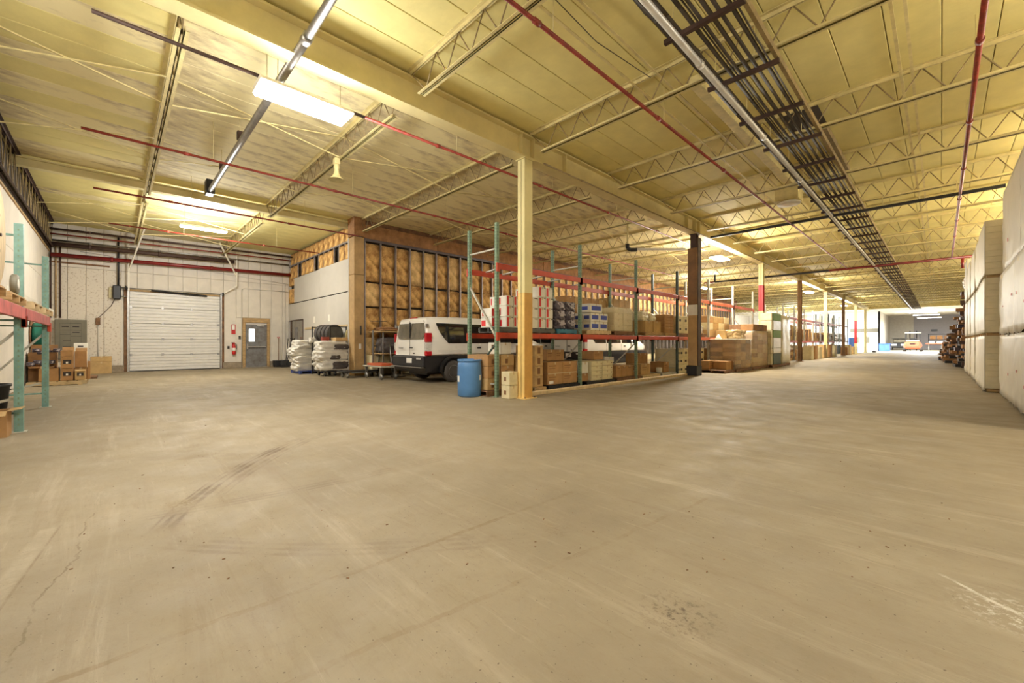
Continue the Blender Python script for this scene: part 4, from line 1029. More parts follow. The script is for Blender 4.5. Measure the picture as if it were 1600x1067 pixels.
for k, (z0, z1, m) in enumerate([(.14, .72, 'green_dk_board'), (.72, 1.0, 'wrap_pale'), (1.0, 1.55, 'wrap_pale'), (1.55, 1.95, 'green_board'), (1.95, 2.45, 'wrap_pale'), (2.45, 2.85, 'green_board')]):
    MB().cbox(-6.60, -6.08, 24.5, 26.25, z0 + .005, z1 - .005, .015).build('board_pack', 'wrap_pale' if k else 'wrap_pale', g)
    MB().box(-6.08, -6.05, 24.75, 26.2, z0 + .01, z1 - .01).build('end_board', m, g)
bundle(-6.6, -6.08, 26.45, 28.15, .14, 2.8, 6, 2, 'white_card', 'wrap_pale', 'pale grey wrapped stack just beyond the green-striped one')
carton(-6.85, -6.3, 18.7, 19.3, .14, .50, 'card', 'brown carton on the floor pallet before the wrapped pile, nearer one', None, lm(0, 0, 0))
carton(-6.75, -6.25, 19.31, 19.42, .14, .50, 'card2', 'narrow brown carton tucked against the low wrapped pile')
carton(-7.25, -6.9, 18.4, 19.3, .14, .52, 'card', 'brown carton on the floor pallet before the wrapped pile, rear one', None, lm(0, 0, 0))
pallet(-7.3, -6.2, 18.2, 19.4, 0, 'low wooden pallet in front of the film-wrapped pile', 'wood_dark')
tag(MB().lathe([(.16, 1.46), (.10, 1.55), (.03, 1.66), (.001, 1.67)], 10, 'z', (-7.0, 19.75, 0)).build('crumpled_paper', 'white_card'), 'crumpled white paper heap on the pale sheet', 'paper')
carton(-7.3, -6.9, 20.3, 20.7, 1.46, 1.86, 'card3', 'tan carton standing on the pale sheet of the low wrapped pile')
bag(-6.75, 21.0, 1.46, .8, .95, .45, 'wrap', 'film-covered brown bundle on the low wrapped pile')

# chips and grit on the floor
dm = MB()
for k in range(150):
    b_ = 2.2 + R.random() ** 1.6 * 14; a_ = R.uniform(-1.1, 1.15) * b_
    x = a_ * math.cos(THETA) - b_ * math.sin(THETA); y = a_ * math.sin(THETA) + b_ * math.cos(THETA)
    if not (-18 < x < .6 and -1.2 < y < 20) or (-9 < x < -6.3 and y > 5.9) or (x < -10 and y > 5.5): continue
    s_ = R.uniform(.003, .007); an = R.uniform(0, PI); L_ = s_ * R.uniform(1, 3)
    dm.bar((x, y, .002), (x + L_ * math.cos(an), y + L_ * math.sin(an), .003), s_, .004)
tag(dm.build('floor_debris', 'wood_dark'), 'small dark chips and grit scattered over the dusty floor', 'debris', kind='stuff')
# goods in far racks
for bi, (a, b) in enumerate([(32.5, 35.2), (35.6, 38.3), (38.7, 41.4), (41.8, 44.5), (44.9, 47.6), (48.0, 50.7)]):
    for lv, z0 in ((0, .02), (1, 1.43)):
        n = 3 if bi < 3 else 2
        for j in range(n):
            if R.random() < .15 and bi > 1: continue
            mm = R.choice(['card2', 'card3', 'card', 'cream', 'wood_dark', 'white_card'])
            carton(-8.3, -7.40, a + (b - a) * j / n, a + (b - a) * (j + R.uniform(.75, .97)) / n, z0, z0 + R.uniform(.55, 1.15), mm,
                   f'tall goods bundle on the {"floor" if lv == 0 else "shelf"}, {ORD[bi]} bay of the second rack, {ORD[j]} from near', 'bundled goods in the second rack', (('x', .3, .7, .3, .7, 'brown_print'),), True, 'goods_bundle')
for j, yy in enumerate((37.2, 38.6, 40.2, 42.0, 44.8, 47.0, 54.2, 56.0, 58.5)):
    carton(-7.2, -6.65, yy, yy + .9, 0, R.uniform(.8, 1.15), R.choice(['card3', 'cream', 'card']), f'tan carton on the aisle floor by the second rack, {ORD[j]} from the brown column', 'cartons on the floor by the second rack')
for j, yy in enumerate((52.9, 55.2, 57.6, 60.2, 62.4)):
    carton(-8.9, -8.0, yy, yy + 1.7, .02, 1.0, 'black', f'dark crate on the bottom level of the last rack, {ORD[j]} from near', 'dark crates in the last rack')
    bag(-8.45, yy + .8, 1.47, .9, 1.6, .9, 'door_grey', f'dark bundle on the shelf of the last rack, {ORD[j]} from near', group='dark bundles in the last rack')
bm_ = root('blue_machine', 'light blue machine beside the far red-banded column', 'machine', (-7.6, 65.5, 0))
MB().cbox(-8.1, -7.1, 64.9, 66.0, 0, .8, .05).build('machine_base', 'blue_bright', bm_); MB().cbox(-7.9, -7.3, 65.1, 65.8, .8, 1.9, .08).build('machine_hood', 'blue_bright', bm_)
# ---------------------------------------------------------------- vans
def van_body():
    """local: x across, y from the rear (0) forward to 5.6, z up"""
    def sec(zb, zt, w, roofw):
        s = [(0, zb), (w * .93, zb), (w, zb + .06), (w * 1.005, .5 * (zb + 1.25)), (w * .995, 1.22)]
        if zt > 1.5: s += [(roofw + (w - roofw) * .35, 1.85 if zt > 1.95 else (1.22 + zt) / 2), (roofw, zt - .10), (roofw * .90, zt - .02), (0, zt)]
        else: s += [(w * .985, min(zt - .05, 1.23)), (w * .96, zt - .03), (w * .80, zt - .01), (0, zt)]
        return s
    st = [(.06, .88, 2.02, .93, .78), (.0, .87, 2.02, .97, .80), (.03, .86, 2.09, 1.0, .84), (.30, .86, 2.14, 1.0, .86), (1.2, .86, 2.16, 1.0, .87), (2.6, .86, 2.16, 1.0, .87), (3.6, .86, 2.13, 1.0, .86), (4.05, .86, 2.06, 1.0, .83),
          (4.45, .86, 1.82, .99, .80), (4.85, .86, 1.52, .98, .78), (5.05, .86, 1.36, .97, .7), (5.35, .86, 1.24, .93, .7), (5.55, .86, 1.12, .86, .6), (5.60, .88, 1.0, .80, .6)]
    V = []; n = 0
    for (y, zb, zt, w, rw) in st:
        s = sec(zb, zt, w, rw); ring = s + [(-x, z) for x, z in s[-2:0:-1]]
        n = len(ring)
        for x, z in ring:
            V.append((x, y + (.10 * max(0, (z - 1.2)) if y < .05 else 0), z))
    F = [(k * n + i, k * n + (i + 1) % n, (k + 1) * n + (i + 1) % n, (k + 1) * n + i) for k in range(len(st) - 1) for i in range(n)]
    mb = MB().add(V, F, True)
    mb.f.append(tuple(range(n))); mb.sm.append(False)
    mb.f.append(tuple(reversed(range(len(V) - n, len(V))))); mb.sm.append(True)
    return mb
def make_van(label, loc, group=None):
    g = thing('passenger_van', label, 'van', loc, group)
    body = van_body().build('body', 'van_white', g)
    md = body.modifiers.new('b', 'BEVEL'); md.width = .02; md.segments = 2; md.limit_method = 'ANGLE'; md.angle_limit = .7
    def xs(z): return 1.0 if z < 1.22 else (1.0 - (z - 1.22) / .63 * .085 if z < 1.85 else .915 - (z - 1.85) / .2 * .05)
    # lower cladding with wheel cut-outs
    def arch(yc, r=.46): return [(yc + r * math.cos(a), .36 + r * math.sin(a)) for a in [PI - PI * k / 10 for k in range(11)]]
    poly = [(.05, .36), (.0, .40), (-.02, .86), (5.55, .86), (5.62, .45), (5.50, .34)]
    lowpoly = [(.06, .34)] + [(-.02, .42), (-.02, .875), (5.56, .875), (5.62, .5), (5.52, .34)]
    prof = lowpoly + [(5.0, .34)] + [(4.62 + .46 * math.cos(a), .34 + .46 * math.sin(a)) for a in [PI * k / 10 for k in range(11)]] + [(1.04 + .46 * math.cos(a), .34 + .46 * math.sin(a)) for a in [PI * k / 10 for k in range(11)]]
    MB().prism(prof, 'x', -.985, .985).build('lower_cladding', 'black', g)
    MB().box(-.55, .55, .3, 5.3, .25, .45).build('underbody', 'black', g)
    for side in (-1, 1):
        for yc in (1.04, 4.62):
            mb = MB()
            for k in range(12):
                a0, a1 = PI * k / 12, PI * (k + 1) / 12
                r0, r1 = .46, .56
                p = [(yc + r0 * math.cos(a0), .34 + r0 * math.sin(a0)), (yc + r1 * math.cos(a0), .34 + r1 * math.sin(a0)), (yc + r1 * math.cos(a1), .34 + r1 * math.sin(a1)), (yc + r0 * math.cos(a1), .34 + r0 * math.sin(a1))]
                x0, x1 = (.96, 1.03) if side > 0 else (-1.03, -.96)
                mb.add([(x, u, v) for x in (x0, x1) for u, v in p], [(0, 1, 2, 3), (7, 6, 5, 4), (0, 4, 5, 1), (1, 5, 6, 2), (2, 6, 7, 3), (3, 7, 4, 0)])
            mb.build('wheel_arch', 'black', g)
            c = (side * .90, yc, .355)
            w = MB().lathe([(.20, -.12), (.33, -.12), (.352, -.09), (.352, .09), (.33, .12), (.20, .12)], 30, 'x', c).build('wheel', 'rubber', g)
            s_ = side
            MB().lathe([(.001, s_ * .09), (.05, s_ * .10), (.07, s_ * .07), (.15, s_ * .06), (.19, s_ * .115), (.208, s_ * .124), (.20, s_ * -.05)], 24, 'x', c).build('wheel_rim', 'silver', w)
            for k in range(8):
                a = 2 * PI * k / 8
                MB().lathe([(.001, s_ * .10), (.018, s_ * .098), (.02, s_ * .07)], 8, 'x', (c[0], c[1] + .125 * math.cos(a), c[2] + .125 * math.sin(a))).build('rim_hole', 'black', w)
        # side glass
        zz = [1.27, 1.42, 1.62, 1.84, 1.92]
        def win(ylo, yhi, cut):
            vs = []; nn = 0
            for z in zz:
                f = (z - 1.27) / .65
                a = ylo + (cut * (1 - f) ** 1.6 if cut > 0 else 0); b = yhi
                vs += [(side * (xs(z) + .006), a, z), (side * (xs(z) + .006), b, z), (side * (xs(z) - .02), b, z), (side * (xs(z) - .02), a, z)]
            fs = []
            for k in range(len(zz) - 1):
                for i in range(4): fs.append((k * 4 + i, k * 4 + (i + 1) % 4, (k + 1) * 4 + (i + 1) % 4, (k + 1) * 4 + i))
            fs += [(0, 1, 2, 3), tuple(range(len(zz) * 4 - 4, len(zz) * 4))]
            return MB().add(vs, fs)
        win(.42, 1.72, .42).build('side_window', 'glass_dark', g)
        win(1.78, 3.02, 0).build('side_window', 'glass_dark', g)
        win(3.12, 4.02, 0).build('front_window', 'glass_dark', g)
        for (yy, zz2) in ((2.02, 1.10), (3.28, 1.10)): MB().cbox(min(side * 1.0, side * 1.035), max(side * 1.0, side * 1.035), yy, yy + .16, zz2, zz2 + .045, .008).build('door_handle', 'black', g)
        for yy in (1.75, 3.06): MB().box(min(side * .998, side * 1.008), max(side * .998, side * 1.008), yy, yy + .012, .88, 1.24).build('door_gap', 'black', g)
        MB().box(min(side * 1.0, side * 1.012), max(side * 1.0, side * 1.012), .45, 4.9, 1.04, 1.055).build('body_crease', 'van_white', g)
        MB().bar((side * .98, 4.0, 1.30), (side * 1.16, 4.08, 1.34), .05).build('mirror_arm', 'black', g)
        MB().cbox(min(side * 1.06, side * 1.24), max(side * 1.06, side * 1.24), 4.02, 4.14, 1.25, 1.58, .03).build('mirror', 'black', g)
        # rear lamp cluster
        for z0, z1, m in ((.88, 1.03, 'lamp_red'), (1.035, 1.30, 'lamp_clear'), (1.305, 1.60, 'lamp_red')):
            MB().cbox(min(side * (.90 if side > 0 else .96), side * 1.015), max(side * (.90 if side > 0 else .96), side * 1.015), -.02, .21, z0, z1, .02).build('tail_lamp', m, g)
        for z in (1.78,): MB().cbox(min(side * .93, side * .985), max(side * .93, side * .985), -.01, .10, z, z + .10, .01).build('rear_hinge', 'van_white' if z < 1.5 else 'silver', g)
        # rear glass
        gl = [(side * .012, 1.42), (side * .74, 1.42), (side * .85, 1.54), (side * .78, 1.94), (side * .72, 2.00), (side * .012, 2.00)]
        vs = [(x, -.012 + .10 * max(0, z - 1.2) + dy, z) for dy in (0, .03) for x, z in gl]
        MB().add(vs, [tuple(range(6)), tuple(range(11, 5, -1))] + [(i, (i + 1) % 6, (i + 1) % 6 + 6, i + 6) for i in range(6)]).build('rear_window', 'glass_rear', g)
    MB().box(-.012, .012, .006, .03, 1.42, 1.96).build('window_joint', 'black', g)
    MB().box(-.008, .008, -.008, .0, .88, 2.0).build('rear_door_gap', 'black', g)
    MB().cbox(.04, .20, -.03, .0, 1.11, 1.15, .01).build('rear_handle', 'black', g)
    MB().cbox(.22, .32, -.02, .0, .93, .97, .008).build('rear_catch', 'black', g)
    MB().cbox(-.98, .98, -.12, .1, .52, .86, .04).build('rear_bumper', 'black', g)
    MB().box(-.96, .96, -.16, -.05, .50, .53).build('bumper_step', 'silver', g)
    MB().box(.02, .34, -.135, -.12, .64, .80).build('number_plate', 'white_label', g)
    MB().cbox(.60, .86, -.128, -.11, .76, .82, .01).build('reflector', 'lamp_clear', g)
    MB().cbox(-.2, .2, .12, .2, 2.08, 2.12, .01).build('top_brake_lamp', 'lamp_red', g)
    # front
    vs = [(x * s, y, z) for (x, y, z) in ((.80, 4.10, 2.03), (.90, 4.88, 1.47)) for s in (-1, 1)]
    ws = [(-.78, 4.13, 2.035), (.78, 4.13, 2.035), (.92, 4.90, 1.50), (-.92, 4.90, 1.50)]
    MB().add([(a, b + .02, c + .02) for a, b, c in ws] + [(a, b - .1, c - .1) for a, b, c in ws], [(0, 1, 2, 3), (7, 6, 5, 4), (0, 4, 5, 1), (1, 5, 6, 2), (2, 6, 7, 3), (3, 7, 4, 0)]).build('windscreen', 'glass_dark', g)
    for s in (-1, 1): MB().cbox(min(s * .62, s * .90), max(s * .62, s * .90), 5.36, 5.60, .95, 1.14, .03).build('head_lamp', 'lamp_clear', g)
    MB().cbox(-.55, .55, 5.54, 5.63, .62, .98, .02).build('grille', 'black', g)
    tx = bpy.data.curves.new('badge_text', 'FONT'); tx.body = 'TRANSIT'; tx.size = .085; tx.extrude = .003; tx.align_x = 'CENTER'
    to = bpy.data.objects.new('badge_tmp', tx); COL.objects.link(to); bpy.context.view_layer.update(); me = bpy.data.meshes.new_from_object(to); bpy.data.objects.remove(to); to = bpy.data.objects.new('badge_text', me); COL.objects.link(to); to.parent = g; to.location = (-.55, -.014, 1.09); to.rotation_euler = (PI / 2, 0, 0); me.materials.clear(); me.materials.append(M['silver'])
    return g
v1 = make_van('white passenger van with its rear doors towards the blue drum', (-12.09, 6.98, 0))
dup(v1, loc=(-12.05, 15.15, 0), label='white passenger van parked beyond the first one, seen under the rack beam')
dup(v1, loc=(-14.55, 13.25, 0), label='third white van on the far side, glimpsed between the first two')

# blue drum
d = root('plastic_drum', 'blue plastic drum standing at the end of the green rack', 'drum', (-7.95, 6.22, 0))
MB().lathe([(.001, 0), (.26, 0), (.285, .03), (.29, .25), (.295, .45), (.29, .70), (.285, .80), (.27, .82), (.27, .835), (.292, .845), (.292, .89), (.27, .895), (.27, .87), (.001, .865)], 32, 'z', (-7.95, 6.22, 0)).build('barrel', 'drum', d)
MB().lathe([(.293, .40), (.294, .41), (.294, .42), (.293, .43)], 32, 'z', (-7.95, 6.22, 0)).build('rib', 'drum', d)
def curved(a0, a1, z0, z1, r, cx, cy, name, m, par):
    vs = []; n = 5
    for k in range(n + 1):
        a = a0 + (a1 - a0) * k / n
        for rr in (r, r + .003):
            for z in (z0, z1): vs.append((cx + rr * math.cos(a), cy + rr * math.sin(a), z))
    fs = []
    for k in range(n):
        o = k * 4; fs += [(o, o + 1, o + 5, o + 4), (o + 2, o + 6, o + 7, o + 3), (o + 1, o + 3, o + 7, o + 5), (o, o + 4, o + 6, o + 2)]
    MB().add(vs, fs).build(name, m, par)
curved(-1.95, -1.60, .36, .50, .296, -7.95, 6.22, 'paper_label', 'white_label', d)
curved(.25, .55, .40, .52, .296, -7.95, 6.22, 'paper_label', 'white_label', d)
for s in (-1, 1): MB().lathe([(.03, .865), (.03, .885), (.001, .885)], 12, 'z', (-7.95 + s * .15, 6.22, 0)).build('bung', 'drum', d)

# white bags on the blue pallet
pallet(-19.35, -18.1, 5.45, 6.35, 0, 'blue plastic pallet under the four white bags', 'blue_pallet', along='x')
for k, (dx, w) in enumerate([(0, 1.15), (.0, 1.18), (-.08, 1.20), (.03, 1.12)]):
    bag(-18.72 + dx * .5, 5.92 + dx, .12 + k * .31, .95, w, .37, 'bag', f'white cushion bag, {["lowest", "second lowest", "second from top", "top"][k]} of the four on the blue pallet', name='cushion_bag', seed=k + 2)
# white bags with dark cloth on a dolly
dl = root('dolly', 'black wheeled dolly under the white bags with dark cloth', 'dolly', (-16.75, 6.3, 0))
MB().cbox(-17.15, -16.3, 5.66, 6.75, .17, .22, .01).build('deck', 'black', dl)
for x in (-17.05, -16.4):
    for y in (5.82, 6.2, 6.75): MB().lathe([(.001, -.025), (.08, -.025), (.085, 0), (.08, .025), (.001, .025)], 14, 'y', (x, y, .085)).build('caster', 'black_gloss', dl); MB().box(x - .02, x + .02, y - .04, y + .04, .08, .17).build('caster_fork', 'silver', dl)
for k in range(3):
    b_ = bag(-16.72, 6.16 + (.03, -.02, .03)[k], .21 + k * .37, .95, (1.16, 1.20, 1.10)[k], .43, 'bag', f'white bag with dark cloth showing, {["lowest", "middle", "top"][k]} of three on the dolly', name='cushion_bag', seed=k + 11)
    me = bagmesh(.5, (.62, .40, .60)[k], (.30, .16, .22)[k], k + 31, 'bag_dark')
    inst(me, 'dark_cloth', b_, (.27, (.18, .02, .22)[k], .07))
# tyre rack, turned a little towards the door
RA = math.radians(13)
tr = thing('tyre_rack', 'black steel tyre rack against the white boards', 'rack', (-17.45, 6.36, 0), rz=RA)
for x in (-.62, .62):
    for y in (-.36, .36): MB().bar((x, y, 0), (x, y, 1.95), .035).build('upright', 'black', tr)
for z in (.34, 1.30, 1.93):
    for y in (-.2, .2): MB().bar((-.62, y, z), (.62, y, z), .03).build('rail', 'black', tr)
    for x in (-.62, .62): MB().bar((x, -.36, z), (x, .36, z), .03).build('side_rail', 'black', tr)
MB().cbox(.40, .43, -.14, .14, 1.50, 1.78, .02).build('tray_panel', 'black_gloss', tr)
for lv, z in ((0, .70), (1, 1.66)):
    for k in range(4):
        d_ = -.42 + k * .25
        t = thing('tyre', f'black tyre, {ORD[3 - k]} from the aisle end on the {"lower" if lv == 0 else "upper"} shelf of the tyre rack', 'tyre', (-17.45 + d_ * math.cos(RA), 6.36 + d_ * math.sin(RA), z), 'tyres on the tyre rack', rz=RA)
        MB().lathe([(.23, -.085), (.31, -.10), (.355, -.09), (.372, -.07), (.365, -.045), (.372, -.04), (.372, -.005), (.365, 0), (.372, .005), (.372, .04), (.365, .045), (.372, .07), (.355, .09), (.31, .10), (.23, .085), (.22, .04), (.22, -.04), (.23, -.085)], 32, 'x').build('tread', 'rubber', t)
        MB().lathe([(.30, .1005), (.315, .104), (.325, .102), (.33, .098)], 32, 'x').build('side_ring', 'grey_pallet', t)
        MB().lathe([(.222, .08), (.235, .092), (.245, .094), (.225, .082)], 32, 'x').build('bead', 'grey_pallet', t)
carton(-16.95, -16.3, 6.2, 6.7, 1.36, 1.50, 'card3', 'flat tan carton lying on top of the bags on the dolly')
carton(-16.95, -16.75, 5.85, 6.12, 1.36, 1.52, 'red_pipe', 'small dark red box beside the flat tan carton on the bags', None, (), False, 'small_box')
bag(-17.95, 5.9, 1.29, .3, .3, .22, 'bag', 'small white bag tucked between the tyre shelves')
tag(MB().prism([(6.62, 1.3), (6.9, 1.3), (6.88, 1.75), (6.8, 1.85), (6.7, 1.8)], 'x', -16.55, -16.5).build('leaning_board', 'joist'), 'pale board leaning on the wall right of the tyres', 'board')

# platform cart, shelving and table by the corner post
pc = root('platform_cart', 'black platform cart with a hoop handle in front of the corner post', 'cart', (-15.3, 6.6, 0))
MB().cbox(-15.6, -14.95, 6.0, 7.35, .20, .25, .01).build('deck', 'black', pc)
MB().box(-14.96, -14.93, 6.25, 7.2, .17, .21).build('edge_trim', 'silver', pc)
MB().path([(-15.55, 7.32, .25), (-15.55, 7.32, 1.05), (-15.5, 7.36, 1.16), (-15.1, 7.40, 1.16), (-15.02, 7.36, 1.05), (-15.02, 7.32, .25)], .018, 8).build('hoop_handle', 'black', pc)
MB().bar((-15.55, 7.32, .8), (-15.02, 7.32, .8), .025).build('cross_bar', 'black', pc)
for x in (-15.5, -15.05):
    for y in (6.12, 7.22): MB().lathe([(.001, -.025), (.085, -.025), (.09, 0), (.085, .025), (.001, .025)], 14, 'y', (x, y, .09)).build('caster', 'silver', pc); MB().box(x - .02, x + .02, y - .035, y + .035, .09, .20).build('caster_fork', 'silver', pc)
hl = root('hand_truck', 'hand truck with silver frame standing behind the platform cart', 'hand truck', (-15.0, 7.7, 0))
for y in (7.5, 7.9): MB().tube((-14.25, y, .05), (-14.45, y, 1.25), .018, 8).build('frame_tube', 'silver', hl)
for z in (.3, .6, .9, 1.2): MB().bar((-14.35, 7.5, z), (-14.35, 7.9, z), .025).build('cross_bar', 'silver', hl)
MB().box(-14.3, -14.05, 7.45, 7.95, .02, .035).build('toe_plate', 'silver', hl)
for y in (7.42, 7.98): MB().lathe([(.001, -.03), (.10, -.03), (.105, 0), (.10, .03), (.001, .03)], 14, 'y', (-15.05, y, .105)).build('wheel', 'rubber', hl)
tb = root('work_table', 'table with pale folded covers and dark bundles along the insulation wall', 'table', (-15.1, 8.4, 0))
MB().cbox(-15.6, -14.5, 7.15, 9.9, 1.68, 1.74, .01).build('table_top', 'post_tan', tb)
for y in (7.3, 8.5, 9.8):
    for x in (-15.5, -14.6): MB().bar((x, y, 0), (x, y, 1.68), .04).build('leg', 'silver' if x > -15 else 'black', tb)
MB().cbox(-15.55, -14.55, 7.25, 9.85, .85, .89, .01).build('lower_shelf', 'wood', tb)
MB().cbox(-15.55, -14.55, 7.25, 9.85, .40, .44, .01).build('lower_shelf', 'grey_box', tb)
bag(-15.0, 8.0, .89, .8, 1.3, .62, 'bag_dark', 'dark padded bundle on the table shelf behind the van', name='padded_bundle')
bag(-15.0, 9.3, .89, .8, 1.0, .66, 'black', 'black bundle on the table shelf, hidden partly by the van', name='padded_bundle')
bag(-15.05, 8.4, 1.74, .9, 2.2, .16, 'header', 'reddish folded cover lying along the table top', name='folded_cover')
carton(-15.7, -15.2, 7.15, 7.95, .25, 0.80, 'cream', 'cream carton under the table beside the corner post')
carton(-15.2, -14.8, 8.2, 8.9, .44, .70, 'grey_box', 'grey carton on the bottom shelf under the table')
pc2 = root('flat_trolley', 'low flat trolley with orange-brown boards behind the van bumper', 'trolley', (-14.0, 7.0, 0))
MB().cbox(-14.8, -13.35, 6.6, 7.3, .42, .47, .01).build('deck', 'brace', pc2)
MB().cbox(-14.65, -13.5, 6.7, 7.2, .47, .55, .01).build('boards', 'beam_orange', pc2)
MB().bar((-14.7, 6.95, .4), (-14.7, 6.95, 1.75), .05).build('end_post', 'silver', pc2)
for x in (-14.65, -13.5):
    for y in (6.68, 7.22): MB().lathe([(.001, -.03), (.10, -.03), (.105, 0), (.10, .03), (.001, .03)], 14, 'y', (x, y, .105)).build('caster', 'silver', pc2); MB().box(x - .02, x + .02, y - .04, y + .04, .10, .42).build('caster_fork', 'silver', pc2)
wb_ = root('wall_brackets', 'black wall clamp fixed on the boxed corner post', 'bracket', (-15.7, 6.9, 1.8))
MB().bar((-15.72, 6.95, 1.85), (-15.55, 6.85, 1.85), .04).build('arm', 'black', wb_)
MB().bar((-15.60, 6.88, 1.60), (-15.60, 6.88, 1.95), .035).build('jaw', 'black', wb_)
MB().bar((-15.72, 7.3, 2.15), (-15.5, 7.9, 2.15), .03).build('arm', 'black', wb_)

# ---------------------------------------------------------------- left corner: pallet of cartons
pallet(-19.7, -18.42, -1.86, -.62, 0, 'pale pallet under the open cartons by the left wall', 'wood_pale')
def open_box(x0, x1, y0, y1, z0, z1, label, m='card', flaps=('x', 'y'), fill=None, window=False, group=None):
    g = root('open_box', label, 'box', ((x0 + x1) / 2, (y0 + y1) / 2, z0), group)
    t = .006
    MB().box(x0, x1, y0, y1, z0, z0 + t).build('bottom', m, g)
    MB().box(x0, x0 + t, y0, y1, z0 + t, z1).build('side', m, g); MB().box(x1 - t, x1, y0, y1, z0 + t, z1).build('side', m, g)
    MB().box(x0 + t, x1 - t, y0, y0 + t, z0 + t, z1).build('side', m, g); MB().box(x0 + t, x1 - t, y1 - t, y1, z0 + t, z1).build('side', m, g)
    fl_ = (y1 - y0) * .45
    if 'x' in flaps: MB().bar((x1 - t / 2, (y0 + y1) / 2, z1), (x1 + fl_ * .8, (y0 + y1) / 2, z1 - fl_ * .35), y1 - y0, t).build('flap', 'card3', g)
    if 'y' in flaps: MB().bar(((x0 + x1) / 2, y1, z1), ((x0 + x1) / 2, y1 + fl_ * .85, z1 + fl_ * .12), x1 - x0, t).build('flap', 'card3', g)
    if 'b' in flaps: MB().bar(((x0 + x1) / 2, y0, z1), ((x0 + x1) / 2, y0 - fl_ * .1, z1 + fl_ * .8), x1 - x0, t).build('flap', 'card3', g)
    if 'r' in flaps: MB().bar((x0, (y0 + y1) / 2, z1), (x0 - .03, (y0 + y1) / 2, z1 + fl_ * .9), y1 - y0, t).build('flap', m, g)
    if window:
        MB().box(x1, x1 + .002, y0 + (y1 - y0) * .2, y0 + (y1 - y0) * .85, z0 + (z1 - z0) * .38, z0 + (z1 - z0) * .72).build('dark_window', 'black_print', g)
        MB().box(x1 + .002, x1 + .004, y0 + (y1 - y0) * .42, y0 + (y1 - y0) * .6, z0 + (z1 - z0) * .42, z0 + (z1 - z0) * .58).build('emblem', 'white_label', g)
    if fill: MB().box(x0 + t, x1 - t, y0 + t, y1 - t, z0 + t, z1 - .05).build('contents', fill, g)
    return g
open_box(-18.95, -18.5, -1.62, -1.22, .14, .52, 'plain brown carton at the front of the pallet by the left wall', flaps=())
open_box(-19.5, -18.9, -1.86, -1.30, .14, 1.0, 'tall open carton stuffed with dark packets on the left wall pallet', 'card2', flaps=('r',), fill='black')
for k in range(5): bag(-19.1 + .12 * (k % 3), -1.72 + .11 * k, 1.0 - .06 * (k % 2), .22, .16, .12, 'purple_wrap', f'dark foil packet heaped in the tall open carton, {ORD[k]} from the wall', group='foil packets in the tall open carton', name='foil_packet')
for k in range(4): bag(-18.62 - .03 * k, -1.78 + .13 * k, .60 + .05 * (k % 2), .20, .16, .12, 'purple_wrap', f'dark foil packet lying above the plain carton, {ORD[k]} from the wall', group='foil packets above the plain carton', name='foil_packet')
carton(-19.3, -18.52, -1.82, -1.30, .53, .58, 'card2', 'flattened brown carton under the foil packets on the left pallet')
open_box(-19.1, -18.5, -1.18, -.92, .14, .50, 'brown carton with dark window, lower one in the middle of the left pallet', flaps=(), window=True)
open_box(-19.1, -18.5, -1.18, -.92, .51, .86, 'brown carton with dark window, stacked in the middle of the left pallet', flaps=(), window=True)
open_box(-19.1, -18.5, -1.18, -.92, .87, 1.05, 'shallow open tray carton on top of the middle pile', flaps=('r',), fill='black')
open_box(-19.2, -18.8, -.90, -.64, .52, 1.02, 'open brown carton at the back right of the left pallet', flaps=('r',), fill='black')
carton(-19.3, -18.8, -.92, -.62, .14, .51, 'card', 'brown carton at the bottom back right of the left pallet')
open_box(-18.78, -18.48, -.88, -.66, .14, .46, 'small open carton with dark window at the right corner of the pallet', 'card3', flaps=('x',), window=True)
open_box(-19.0, -18.80, -.62, -.56, .14, .7, 'thin leaning carton at the pallet edge', flaps=())
o = carton(-21.9, -21.3, -1.05, -.70, .08, 1.28, 'white_card', 'tall white carton standing on a low board by the breaker panel', None, (('x', .3, .7, .88, .92, 'black_print'),), False)
tag(MB().cbox(-21.95, -21.1, -1.1, -.45, 0, .08, .01).build('low_board', 'wood_dark'), 'low dark board under the tall white carton', 'board')
carton(-24.7, -24.2, -.72, -.08, 0, .50, 'card3', 'tan carton on the floor under the switch box, lower part')
carton(-24.7, -24.2, -.72, -.08, .50, .72, 'card3', 'tan carton lid section on the floor under the switch box')
# open box near the camera on the left and its neighbour
open_box(-9.20, -8.84, -1.40, -1.06, 0, .36, 'open cardboard box with a raised flap beside the near teal post', 'card', flaps=('y', 'x', 'b'))
carton(-9.72, -9.38, -1.62, -1.32, 0, .38, 'card', 'brown carton behind the open cardboard box', None, (('x', .1, .9, .3, .5, 'brown_print'),))
bk_ = root('waste_bin', 'black plastic bin inside the teal rack by the block wall', 'bin', (-10.9, -1.5, 0))
MB().lathe([(.001, .01), (.17, .01), (.22, .55), (.24, .56), (.24, .60), (.215, .60), (.21, .56), (.165, .03), (.001, .03)], 20, 'z', (-11.0, -1.5, 0)).build('bin_body', 'black', bk_)
MB().tube((-11.0, -1.73, .5), (-11.0, -1.27, .5), .012).build('handle', 'black', bk_)
hr = root('hose_reel', 'reel of green hose standing against the left wall behind the rack', 'reel', (-19.6, -1.7, .9))
for y in (-1.88, -1.52): MB().lathe([(.001, -.012), (.46, -.012), (.46, .012), (.001, .012)], 28, 'y', (-19.9, y, 1.55)).build('flange', 'wood_dark', hr)
MB().lathe([(.36, -.15), (.38, -.08), (.36, 0), (.38, .08), (.36, .15)], 28, 'y', (-19.9, -1.70, 1.55)).build('green_coil', 'hose_green', hr)
for x in (-20.15, -19.65): MB().bar((x, -1.7, 0), (-19.9, -1.7, 1.55), .05).build('stand_leg', 'brown_steel', hr)
